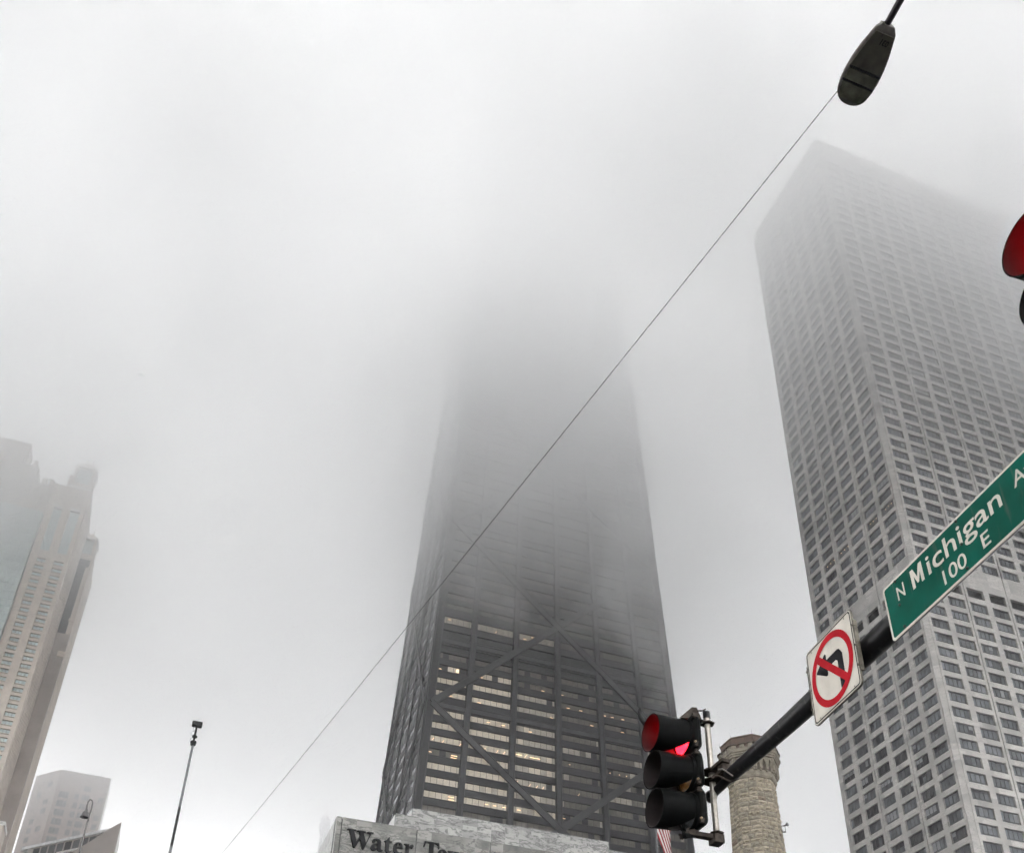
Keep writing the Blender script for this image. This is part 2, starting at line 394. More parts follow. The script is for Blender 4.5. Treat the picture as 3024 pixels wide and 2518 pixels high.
    for (zb, h, k) in rows:
        for i in range(6):
            a, c = bay(i, zb); a1, c1 = bay(i, zb+h)
            strips.append((seen_area([Sp(a, zb), Sp(c, zb), Sp(c1, zb+h), Sp(a1, zb+h)]), zb, h, k, i))
    strips.sort(key=lambda s_: -s_[0])
    rest = MB(); rnd = random.Random(3)
    def strip(mb, zb, h, k, i):
        a, c = bay(i, zb); w0 = hw(zb); L = (c-a)*w0; x0 = XC+a*w0
        off = -.5
        y = lambda z: Y0+TY*z-off
        if i == 0: cuts = [L]; 
        n = int((L-.9)//1.53); side = (L-n*1.53)/2
        cuts = [0, side]+[side+1.53*q for q in range(1, n+1)]+[L]
        low = 96 < zb < 143
        if i == 0: cuts = [0]+[L-.55-1.53*q for q in range(int((L-.55)//1.53), -1, -1)]+[L]
        base = {-3: 3}.get(k)
        for q in range(len(cuts)-1):
            xa, xb = x0+cuts[q]+.05, x0+cuts[q+1]-.05
            if xb-xa < .08: continue
            r_ = rnd.random()
            if k == -3: mi = 3
            elif k == -2: mi = 2 if r_ > .12 else 3
            elif zb < 103 and zb > 60: mi = 3 if r_ < .2 else 2
            elif 142 > zb > 131: mi = (0 if i < 2 else 1 if i < 3 else 2) if r_ > .06 else 3
            elif low: mi = ((0 if r_ > .1 else 1) if i <= 1 else (1 if r_ > .25 else 0) if i == 2 else (1 if r_ < .2 else 2)) if r_ > .04 else 3  # brightness falling off to the right is put into pane colour and glow
            else: mi = 2
            if zb > 153 and zb < 158: mi = (1 if i in (0, 1, 2) else 2)
            if 115 < zb < 116.5 and i == 0: mi = 2 if r_ > .3 else 3
            if 139 < zb < 141 and i in (2, 3): mi = 2 if r_ > .3 else 3
            mb.face([(xa, y(zb), zb), (xb, y(zb), zb), (xb, y(zb+h), zb+h), (xa, y(zb+h), zb+h)], LIT[mi])
            mb.face([(xb, y(zb)-.004, zb), (xb+.10, y(zb)-.004, zb), (xb+.10, y(zb+h)-.004, zb+h), (xb, y(zb+h)-.004, zb+h)], M_mull)
    for n_, (ar, zb, h, k, i) in enumerate(strips):
        if n_ < 100 and ar > 0:
            mb = MB(); strip(mb, zb, h, k, i)
            mb.build('window', t)
        else: strip(rest, zb, h, k, i)
    # W glass
    for (zb, h, k) in rows:
        rest.face([Wp(.98, zb, -.10), Wp(.02, zb, -.10), Wp(.02, zb+h, -.10), Wp(.98, zb+h, -.10)], M_wglass)
    o = rest.build('window', t); struct(o, 'stuff')
    # lamps seen through the glass
    L = [(-0.897, 156.6), (-0.683, 156.4, 2), (-0.519, 156.1, 2), (-0.332, 155.8), (-0.272, 155.8), (-0.206, 156.8), (-0.794, 141.3, 3), (-0.927, 140.9), (-0.608, 140.9), (-0.827, 133.6), (-0.611, 133.3), (-0.116, 140.8), (0.039, 140.8), (0.089, 137.2), (0.192, 137.2), (0.387, 137.2), (0.453, 137.2), (0.54, 137.2), (-0.532, 128.2), (-0.419, 128.2), (-0.046, 133.2), (0.278, 133.4), (0.53, 133.3), (-0.212, 127.9), (-0.928, 120.7, 2), (-0.857, 120.4, 2), (-0.733, 120.4, 2), (-0.555, 120.6, 2), (-0.462, 120.6, 2), (-0.41, 120.6, 2), (-0.31, 120.8, 4), (-0.251, 120.8, 2), (-0.174, 120.7, 4), (-0.932, 117.0), (-0.76, 117.1, 1), (-0.763, 116.5, 1), (0.091, 120.8, 0), (0.404, 120.6, 0), (0.479, 120.6, 0), (0.535, 120.6, 0), (-0.31, 113.3, 2), (-0.218, 113.0, 2), (-0.165, 112.9, 2), (-0.119, 112.9, 2), (0.146, 112.9, 2), (-0.755, 106.1, 1), (-0.753, 105.4, 1), (-0.51, 105.9), (-0.454, 105.9), (-0.388, 105.9), (-0.284, 105.9), (0.03, 105.8, 1), (0.713, 105.6)]
    for e in L:
        u, z = e[:2]; kd = e[2] if len(e) > 2 else 5
        y = Y0+TY*z+.44; x = XC+u*hw(z); m = MB()
        dx, dz, sk = {0: (.13, .12, 0), 1: (.75, .09, 0), 2: (.12, .55, .5), 3: (.35, .45, 0), 4: (1.35, .10, 0), 5: (.42, .10, 0)}[kd]
        if kd == 2: m.hexa([(x-.06, y, z-.45), (x+.10, y, z-.45), (x+.10, y+.03, z-.45), (x-.06, y+.03, z-.45), (x+.42, y, z+.35), (x+.55, y, z+.35), (x+.55, y+.03, z+.35), (x+.42, y+.03, z+.35)], M_lamp)
        else: m.box((x-dx, y, z-dz), (x+dx, y+.03, z+dz), M_lamp)
        m.build('ceiling_light', t)
build_braced_tower()

# ================================================================= pale marble tower
def build_marble_tower():
    X0, Y0, XE, YN, H = 119.0, 118.5, 181.4, 148.95, 262.0
    t = thing('skyscraper', (X0, Y0, 0), 'pale grey marble skyscraper with a close grid of four-pane windows, behind the green street sign', 'skyscraper')
    wall = MB(); GI = .38
    wall.box((X0+.7, Y0+.7, 0), (XE, YN, H-.5), M_joint)
    # chamfered corner pier
    wall.mesh([(X0, 119.2, 0), (119.69, Y0, 0), (119.69, Y0+.6, 0), (X0+.6, 119.2, 0), (X0, 119.2, H), (119.69, Y0, H), (119.69, Y0+.6, H), (X0+.6, 119.2, H)],
              [(0, 1, 5, 4), (4, 5, 6, 7), (1, 2, 6, 5), (3, 0, 4, 7)], M_wtp)
    rows = [118.8-3.095*k for k in range(0, 37)]                 # window tops below the band
    up = [129.2+3.117*k for k in range(0, 41)]
    tops = sorted(rows+up); WH = 2.03
    bays_s = [119.69+10.19*k for k in range(7)]; bays_w = [119.2+9.72*k for k in range(4)]
    wins = []
    G = .085
    for bi in range(6):
        s0 = bays_s[bi]+G; s1 = bays_s[bi+1]-G
        wx = [(s0+.58, s0+.58+3.84), (s0+5.72, s0+5.72+3.78)]
        for a, b in ((s0, wx[0][0]), (wx[0][1], wx[1][0]), (wx[1][1], s1)): wall.box((a, Y0, 0), (b, Y0+.6, H), M_wtp)
        for a, b in wx:
            zs = [0]
            for zt in tops: zs += [zt-WH, zt]
            zs.append(H); zs2 = sorted(zs+[120.0, 122.2])
            for j in range(0, len(zs2), 2): wall.box((a, Y0+.012, zs2[j]), (b, Y0+.6, zs2[j+1]), M_wtp)
            for zt in tops: wins.append(('S', a, b, zt-WH, zt))
            wins.append(('S', a, b, 120.0, 122.2))
    for bi in range(3):
        s0 = bays_w[bi]+G; s1 = bays_w[bi+1]-G
        wx = [(s0+.60, s0+.60+3.62), (s0+5.45, s0+5.45+3.55)]
        for a, b in ((s0, wx[0][0]), (wx[0][1], wx[1][0]), (wx[1][1], s1)): wall.box((X0, a, 0), (X0+.6, b, H), M_wtp)
        for a, b in wx:
            zs = [0]
            for zt in tops: zs += [zt-WH, zt]
            zs.append(H); zs2 = sorted(zs+[120.0, 122.2])
            for j in range(0, len(zs2), 2): wall.box((X0+.012, a, zs2[j]), (X0+.6, b, zs2[j+1]), M_wtp)
            for zt in tops: wins.append(('W', a, b, zt-WH, zt))
            wins.append(('W', a, b, 120.0, 122.2))
    wall.box((X0, 148.41, 0), (X0+.6, YN, H), M_wtp)
    wall.box((X0+.02, Y0+.72, H), (XE, YN, H+1.2), M_wtp)
    wall.build('wall', t)
    rnd = random.Random(11)
    def P(face, s, off, z): return (s, Y0+off, z) if face == 'S' else (X0+off, s, z)
    def window(mb, w_):
        face, a, b, z0, z1 = w_
        def quad(s0, s1, zz0, zz1, off, m):
            q = [P(face, s0, off, zz0), P(face, s1, off, zz0), P(face, s1, off, zz1), P(face, s0, off, zz1)]
            mb.face(q if face == 'S' else q[::-1], m)
        def bar(s0, s1, zz0, zz1, o0, m):
            A, B = P(face, s0, o0, zz0), P(face, s1, .45, zz1)
            mb.box((min(A[0], B[0]), min(A[1], B[1]), min(A[2], B[2])), (max(A[0], B[0]), max(A[1], B[1]), max(A[2], B[2])), m)
        if z0 == 120.0:
            quad(a, b, z0, z1, .62, M_vent)
            for q in range(7): bar(a, b, z0+.1+q*.3, z0+.18+q*.3, .38, M_vent)
            return
        g0 = GL[rnd.choice([0, 0, 0, 1, 2, 0, 1])] if z0 > 96 or face == 'S' else GL[rnd.choice([0, 1, 1, 3, 0, 3])]
        n = 4; W_ = (b-a)
        for q in range(n):
            gm = g0 if rnd.random() > .15 else GL[rnd.choice([0, 1, 2])]
            quad(a+W_*q/n, a+W_*(q+1)/n, z0, z1, .36+.004*q, gm)
        if rnd.random() < .22:
            q0 = rnd.randint(0, 3); q1 = rnd.randint(q0+1, 4); dr = rnd.choice([.5, .8, 1.2, 1.5]); quad(a+W_*q0/n, a+W_*q1/n, z1-dr, z1, .352, M_blind if rnd.random() < .6 else GL[3])
        for q in range(1, n): bar(a+W_*q/n-.035, a+W_*q/n+.035, z0+.46, z1, .30, M_bar)
        bar(a, b, z0+.38, z0+.45, .29, M_bar)
        bar(a+.9*W_/4, a+3.6*W_/4, z0+.16, z0+.21, .27, M_bar)
        bar(a, b, z0, z0+.06, .28, M_bar); bar(a, b, z1-.07, z1, .31, M_bar)
    wins.sort(key=lambda w_: -seen_area([P(w_[0], w_[1], 0, w_[3]), P(w_[0], w_[2], 0, w_[3]), P(w_[0], w_[2], 0, w_[4]), P(w_[0], w_[1], 0, w_[4])]))
    rest = MB()
    for n_, w_ in enumerate(wins):
        if n_ < 100: mb = MB(); window(mb, w_); mb.build('window', t)
        else: window(rest, w_)
    struct(rest.build('window', t), 'stuff')
    for y, z in ((120.8, 141.1), (121.7, 141.1), (122.6, 141.0), (125.6, 141.1), (126.5, 141.1), (127.4, 141.1), (134.9, 141.1), (136.1, 141.1), (137.3, 141.1), (139.8, 141.1), (141.0, 141.1), (142.2, 141.1)):
        m = MB(); m.box((X0+.31, y-.09, z-.09), (X0+.345, y+.09, z+.09), M_lamp); m.build('ceiling_light', t)
build_marble_tower()

# ================================================================= marble podium with the big lettering
GLY = {
 'W': ([[(-.02, 1), (.36, 1), (.36, .94), (.27, .94), (.43, .33), (.565, .74), (.50, .94), (.42, .94), (.42, 1), (.80, 1), (.80, .94), (.70, .94), (.86, .33), (.99, .84), (.985, .94), (.88, .94), (.88, 1), (1.16, 1), (1.16, .94), (1.08, .94), (.80, -.02), (.72, -.02), (.585, .48), (.40, -.02), (.32, -.02), (.06, .94), (-.02, .94)]], 1.18),
 'T': ([[(.02, 1), (.88, 1), (.90, .68), (.85, .68), (.80, .88), (.74, .93), (.57, .93), (.57, .10), (.60, .05), (.70, .05), (.70, 0), (.20, 0), (.20, .05), (.30, .05), (.33, .10), (.33, .93), (.16, .93), (.10, .88), (.05, .68), (0, .68)]], .90),
 'P': ([[(0, 1), (.52, 1), (.66, .97), (.76, .88), (.79, .73), (.75, .58), (.65, .49), (.50, .46), (.36, .46), (.36, .10), (.40, .05), (.50, .05), (.50, 0), (0, 0), (0, .05), (.09, .05), (.12, .10), (.12, .90), (.09, .95), (0, .95)], [(.36, .93), (.46, .93), (.53, .86), (.55, .73), (.53, .60), (.46, .53), (.36, .53)]], .82),
 'a': ([[(.06, .50), (.06, .58), (.14, .65), (.28, .68), (.42, .67), (.52, .60), (.54, .50), (.54, .14), (.57, .09), (.66, .09), (.66, .03), (.58, -.01), (.48, -.01), (.39, .03), (.36, .10), (.28, .02), (.18, -.02), (.07, 0), (.01, .08), (0, .18), (.04, .28), (.14, .35), (.34, .41), (.34, .52), (.31, .60), (.25, .62), (.21, .59), (.22, .50), (.19, .43), (.11, .42)], [(.34, .35), (.24, .30), (.20, .22), (.21, .13), (.26, .10), (.34, .16)]], .68),
 't': ([[(0, .60), (.12, .68), (.22, .80), (.26, .88), (.32, .88), (.32, .67), (.48, .67), (.48, .60), (.32, .60), (.32, .18), (.34, .10), (.40, .08), (.47, .13), (.50, .09), (.42, 0), (.30, -.03), (.18, 0), (.11, .08), (.11, .60)]], .52),
 'e': ([[(.58, .34), (.21, .34), (.23, .20), (.32, .11), (.44, .10), (.55, .16), (.58, .12), (.48, .02), (.33, -.03), (.16, .01), (.04, .13), (0, .32), (.04, .51), (.15, .64), (.31, .68), (.47, .64), (.56, .52)], [(.21, .41), (.40, .41), (.39, .54), (.35, .61), (.30, .62), (.24, .56)]], .62),
 'r': ([[(0, .66), (.31, .67), (.31, .52), (.38, .63), (.47, .68), (.56, .65), (.59, .57), (.55, .48), (.47, .46), (.40, .50), (.34, .44), (.32, .34), (.32, .10), (.35, .05), (.44, .05), (.44, 0), (0, 0), (0, .05), (.08, .05), (.11, .10), (.11, .56), (.08, .61), (0, .61)]], .61),
 'o': ([[(.33, .68), (.50, .64), (.62, .51), (.66, .33), (.62, .14), (.50, .01), (.33, -.03), (.16, .01), (.04, .14), (0, .33), (.04, .51), (.16, .64)], [(.33, .62), (.27, .58), (.23, .47), (.22, .33), (.23, .18), (.27, .08), (.33, .03), (.39, .08), (.43, .18), (.44, .33), (.43, .47), (.39, .58)]], .69),
 'w': ([[(-.02, .66), (.33, .66), (.33, .61), (.27, .61), (.38, .24), (.46, .46), (.42, .61), (.36, .61), (.36, .66), (.70, .66), (.70, .61), (.64, .61), (.74, .24), (.84, .55), (.83, .61), (.75, .61), (.75, .66), (.98, .66), (.98, .61), (.92, .61), (.71, -.02), (.63, -.02), (.51, .31), (.37, -.02), (.29, -.02), (.05, .61), (-.02, .61)]], .98),
 'l': ([[(0, 1), (.31, 1), (.31, .10), (.34, .05), (.42, .05), (.42, 0), (0, 0), (0, .05), (.08, .05), (.11, .10), (.11, .90), (.08, .95), (0, .95)]], .44),
 'c': ([[(.56, .46), (.48, .40), (.38, .43), (.35, .50), (.37, .58), (.32, .62), (.25, .57), (.22, .42), (.24, .24), (.31, .13), (.42, .11), (.52, .18), (.55, .14), (.46, .02), (.31, -.03), (.15, .01), (.04, .13), (0, .32), (.04, .51), (.16, .64), (.33, .68), (.49, .64), (.57, .56)]], .60)}
def glyph(ch, name, x, w_, z, h, y, th, m, parent):
    loops, adv = GLY[ch]
    c = bpy.data.curves.new(name, 'CURVE'); c.dimensions = '2D'; c.fill_mode = 'BOTH'; c.extrude = .01
    for lp in loops:
        s_ = c.splines.new('POLY'); s_.points.add(len(lp)-1); s_.use_cyclic_u = True
        for p, q in zip(s_.points, lp): p.co = (q[0], q[1], 0, 1)
    o = bpy.data.objects.new(name, c); S.collection.objects.link(o)
    dg = bpy.context.evaluated_depsgraph_get(); me = bpy.data.meshes.new_from_object(o.evaluated_get(dg)); bpy.data.objects.remove(o)
    for v in me.vertices: v.co = (x+v.co.x/adv*w_, y-(th if v.co.z > 0 else .05), z+v.co.y*h)
    me.materials.clear(); me.materials.append(m); me.name = name
    ob = bpy.data.objects.new(name, me); S.collection.objects.link(ob); attach(ob, parent); ob['label'] = "black serif letter %s" % ch
    return ob
def build_podium():
    x0, y0, z0 = 15.06, 96.0, 45.0
    t = thing('shopping_mall', (x0, y0, 0), 'low building clad in veined grey marble with big black serif lettering', 'building')
    wall = MB()
    seams = [x0, 15.64, 23.40, 31.35, 39.3, 47.2, 55.1, 63, 71, 79, 87, 95, 103, 111]
    wall.box((x0+.3, y0+.12, 0), (seams[-1], y0+22, z0-.5), M_joint)
    for a, b in zip(seams[:-1], seams[1:]):
        zz = z0
        while zz > 1:
            wall.box((a+.045, y0, zz-1.41), (b-.045, y0+.5, zz-.012), M_pod); zz -= 1.42
    wall.box((x0+.6, y0+.5, z0-.06), (seams[-1], y0+22, z0-.01), M_conc)
    # W side: slim white fins between dark joints
    for k in range(17):
        ya = y0+.02+1.25*k
        wall.hexa([(x0, ya+.06, 0), (x0-.0, ya+.06, 0), (x0+.3, ya+1.17, 0), (x0+.32, ya+.06, 0), (x0, ya+.06, z0), (x0-.0, ya+.06, z0), (x0+.3, ya+1.17, z0), (x0+.32, ya+.06, z0)], M_podw)
        zz = z0
        while zz > 2:
            wall.box((x0+.02, ya+.10, zz-1.38), (x0+.35, ya+1.16, zz-.02), M_podw if k else M_pod); zz -= 1.42
    wall.build('wall', t)
    # two stepped-back parapets
    for n_, (xa, xb, ya, za, zb) in enumerate(((22.14, 53.2, 101.0, 44.99, 48.7), (25.12, 49.59, 106.0, 44.99, 52.02))):
        m = MB(); c_h = 1.72; zz = zb
        m.box((xa+.02, ya+.1, za), (xb-.02, ya+8-(4 if n_ else 0), zb-.05), M_joint)
        while zz > za+.2:
            xx = xa; k = 0
            while xx < xb-.1:
                w_ = min(3.3, xb-xx); m.box((xx+.008, ya+random.uniform(0, .012), max(za, zz-c_h+.012)), (xx+w_-.008, ya+.4, zz-.006), M_pod2); xx += w_
            zz -= c_h
        m.box((xa-.03, ya+.42, za), (xa+.3, ya+8-(4 if n_ else 0), zb), M_podw)  # west end whitened: sky light on this side put into its colour
        m.build('parapet', t)
    base, cap = 41.90, 1.85
    for ch, xa, xb in (('W', 16.30, 18.93), ('a', 18.74, 20.02), ('t', 20.03, 20.93), ('e', 21.02, 22.06), ('r', 22.13, 23.14),
                       ('T', 24.16, 25.80), ('o', 25.62, 26.75), ('w', 26.76, 28.42), ('e', 28.5, 29.54), ('r', 29.62, 30.63),
                       ('P', 31.7, 33.1), ('l', 33.2, 33.9), ('a', 33.98, 35.2), ('c', 35.25, 36.3), ('e', 36.35, 37.4)):
        glyph(ch, 'letter', xa, xb-xa, base, cap, y0, .30, M_letter, t)
build_podium()

# ================================================================= limestone water tower
def build_stone_tower():
    cx, cy = 63*math.sin(R(33.66)), 63*math.cos(R(33.66))
    t = thing('stone_tower', (cx, cy, 0), 'octagonal rough limestone tower with a battlemented crown, behind the traffic light arm', 'tower')
    rad = lambda z: 1.52+(32.2-z)*.0345
    PH = R(22.5)
    def vert(k, r, z): a = PH+k*math.pi/4; return Vector((cx+r*math.cos(a), cy+r*math.sin(a), z))
    core = MB()
    for k in range(8):
        core.face([vert(k, rad(0)-.05, 0), vert(k+1, rad(0)-.05, 0), vert(k+1, rad(32.2)-.05, 32.2), vert(k, rad(32.2)-.05, 32.2)], M_mortar)
    rnd = random.Random(5)
    z = 18.0; course = 0
    for k in range(8):      # plain lower stage below the picture
        core.face([vert(k, rad(0), 0), vert(k+1, rad(0), 0), vert(k+1, rad(18), 18), vert(k, rad(18), 18)], ST[0])
    while z < 32.15:
        h = min(rnd.choice([.30, .33, .36, .27, .38]), 32.2-z)
        for k in range(8):
            mid = PH+(k+.5)*math.pi/4; nrm = Vector((math.cos(mid), math.sin(mid), 0))
            A0, B0 = vert(k, rad(z), z), vert(k+1, rad(z), z); A1, B1 = vert(k, rad(z+h), z+h), vert(k+1, rad(z+h), z+h)
            L = (B0-A0).length; u = 0
            back = nrm.dot(Vector((-cx, -cy, 0))) < 0
            u = 0.0
            while u < L-.02:
                w_ = rnd.uniform(.32, .78)
                if L-u-w_ < .22: w_ = L-u
                nx, nz = (5, 4) if not back else (2, 2)
                pil = rnd.uniform(.03, .10); ch = rnd.uniform(-.05, .06) if rnd.random() < .35 else 0; cq = rnd.uniform(.2, .6)
                vs = []; fs = []
                for j in range(nz+1):
                    for i in range(nx+1):
                        fu, fv = i/nx, j/nz; uu = (u+.012+(w_-.024)*fu)/L
                        P0 = A0.lerp(B0, uu); P1 = A1.lerp(B1, uu); p = P0.lerp(P1, (.014+(h-.028)*fv)/h)
                        e = min(fu, 1-fu)*w_*3.2; e2 = min(fv, 1-fv)*h*5; d = min(1, e)*min(1, e2)
                        o_ = -.03 if (i in (0, nx) or j in (0, nz)) else pil*d**.5+rnd.uniform(-.028, .028)+(-.09 if ch and abs(fv-.3) < .2 and abs(fu-cq) < .28 else 0)
                        if (i in (0, nx) or j in (0, nz)): o_ += rnd.uniform(.0, .03)
                        vs.append(p+nrm*o_)
                for j in range(nz):
                    for i in range(nx):
                        a = j*(nx+1)+i; fs.append((a, a+1, a+nx+2, a+nx+1))
                core.mesh(vs, fs, ST[rnd.choices([0, 1, 2, 3], [5, 3, 4, .6])[0]])
                u += w_
        z += h
    core.build('shaft', t)
    # crown
    c = MB()
    def oct(prof, m): c.lathe(prof, (cx, cy, 0), m, 8, phase=PH, smooth=False)
    oct([(1.50, 32.15), (1.60, 32.2), (1.66, 32.32), (1.66, 32.68), (1.58, 32.72)], M_dress)
    oct([(1.58, 32.70), (1.60, 33.5), (1.62, 33.62)], M_dkstone)
    # corbel arcade with pointed openings
    for k in range(8):
        mid = PH+(k+.5)*math.pi/4; nrm = Vector((math.cos(mid), math.sin(mid), 0)); tx = Vector((-math.sin(mid), math.cos(mid), 0))
        ri = 1.60*math.cos(math.pi/8); half = 1.80*math.sin(math.pi/8)
        o0 = Vector((cx, cy, 0))+nrm*ri
        na = 3; sw = 2*half/na
        for q in range(na+1):
            u = -half+q*sw
            c.prism([(u-.085, 32.74), (u+.085, 32.74), (u+.085, 33.62), (u-.085, 33.62)], o0, tx, (0, 0, 1), nrm, .20, M_dress)
            c.prism([(u-.06, 32.60), (u+.06, 32.60), (u+.085, 32.74), (u-.085, 32.74)], o0, tx, (0, 0, 1), nrm, .12, M_dress)
        for q in range(na):
            u = -half+(q+.5)*sw; hw_ = sw/2-.085
            for s_ in (-1, 1):
                c.prism([(u, 33.50), (u+s_*hw_*.7, 33.25), (u+s_*hw_, 33.0), (u+s_*hw_, 33.62), (u, 33.62)][::(1 if s_ > 0 else -1)], o0, tx, (0, 0, 1), nrm, .185, M_dress)
    oct([(1.74, 33.60), (1.93, 33.63), (1.93, 33.74), (1.99, 33.78), (1.99, 33.88), (2.06, 33.92), (2.06, 34.06), (1.96, 34.10), (1.7, 34.10)], M_dress)
    oct([(1.62, 33.61), (1.75, 33.60)], M_dress)
    c.build('crown', t)
    for k in range(8):
        mid = PH+(k+.5)*math.pi/4; nrm = Vector((math.cos(mid), math.sin(mid), 0)); tx = Vector((-math.sin(mid), math.cos(mid), 0))
        o0 = Vector((cx, cy, 0))+nrm*(1.88*math.cos(math.pi/8)); half = 2.0*math.sin(math.pi/8)
        b = MB()
        b.prism([(-half, 34.08), (half, 34.08), (half, 34.2), (-half, 34.2)], o0-nrm*.02, tx, (0, 0, 1), nrm, .12, M_dress)
        for q in (-1, 0, 1):
            u = q*half*.72
            b.prism([(u-.15, 34.2), (u+.15, 34.2), (u+.15, 34.42), (u-.15, 34.42)], o0-nrm*.03, tx, (0, 0, 1), nrm, .16, M_dress)
            b.prism([(u-.2, 34.42), (u+.2, 34.42), (u+.2, 34.50), (u-.2, 34.50)], o0-nrm*.09, tx, (0, 0, 1), nrm, .29, M_dkstone)
        b.build('battlement', t)
    d = MB()
    d.lathe([(1.80, 34.05), (1.80, 35.02), (1.86, 35.05), (1.86, 35.12), (.2, 35.2)], (cx, cy, 0), M_rust, 8, phase=PH, smooth=False)
    d.build('drum', t)
    for k, hh in ((4, .42), (5, .40), (6, .42), (3, .4), (2, .4), (7, .4)):
        p = vert(k, 1.86, 35.1); m = MB(); m.tube(p, p+Vector((0, 0, hh)), .009, .005, M_dark, 6); m.build('lightning_rod', t)
    # horn speaker on a bracket on the right flank
    z_h = 1.6+63*math.tan(R(23.72)); a = R(90-33.66)
    rt = Vector((math.cos(a-math.pi/2), math.sin(a-math.pi/2), 0))
    base = Vector((cx, cy, 0))+rt*1.68; bz = Vector((0, 0, 1))
    sp = thing('floodlight', base+bz*z_h, 'small pale floodlight on an iron bracket on the stone tower', 'floodlight')
    m = MB(); p = base+bz*z_h
    m.tube(p-rt*.1, p+rt*.16, .03, .03, M_dark, 8); m.tube(p+rt*.1-bz*.42, p+rt*.1, .015, .015, M_dark, 8); m.tube(p-rt*.1-bz*.42, p+rt*.12-bz*.42, .045, .045, M_dark, 8); m.build('bracket', sp)
    m = MB(); ax = (rt*.8+Vector((-.3, -.5, .1))).normalized()
    m.lathe([(.001, -.02), (.05, 0), (.055, .07), (.035, .09), (.05, .12), (.12, .20), (.135, .24), (.13, .26), (.001, .24)], p+rt*.06, M_polew, 20, ax=ax); m.build('lamp_head', sp)
build_stone_tower()

# ================================================================= tan tower with lanterns
def lantern(t, cx, cy, z, s, h):
    m = MB()
    m.box((cx-s, cy-s, z), (cx+s, cy+s, z+h*.16), M_tan2)
    m.build('lantern_base', t)
    m = MB(); q = s*.86
    for sx in (-1, 1):
        for sy in (-1, 1): m.box((cx+sx*q-.55*(sx > 0)*1-(.0 if sx > 0 else .0), cy+sy*q-.5, z+h*.16), (cx+sx*q+.55*(sx < 0)+.001, cy+sy*q+.5, z+h*.66), M_tan2)
    m.box((cx-q*.8, cy-q*.8, z+h*.16), (cx+q*.8, cy+q*.8, z+h*.66), M_green)
    m.box((cx-s, cy-s, z+h*.66), (cx+s, cy+s, z+h*.72), M_white)
    m.lathe([(s*1.25, z+h*.72), (s*1.2, z+h*.75), (s*.42, z+h*.95)], (cx, cy, 0), M_tan, 4, phase=R(45), smooth=False)
    m.face([(cx-s*.3, cy-s*.3, z+h*.95), (cx+s*.3, cy-s*.3, z+h*.95), (cx+s*.3, cy+s*.3, z+h*.95), (cx-s*.3, cy+s*.3, z+h*.95)], M_tan)
    m.build('lantern', t)
    for dx in (-.55, .55):
        m = MB(); m.lathe([(.38, z+h*.94), (.38, z+h*1.05), (.26, z+h*1.07), (.26, z+h*1.12), (.02, z+h*1.17)], (cx+dx*s*.5, cy, 0), M_white, 8); m.build('finial', t)
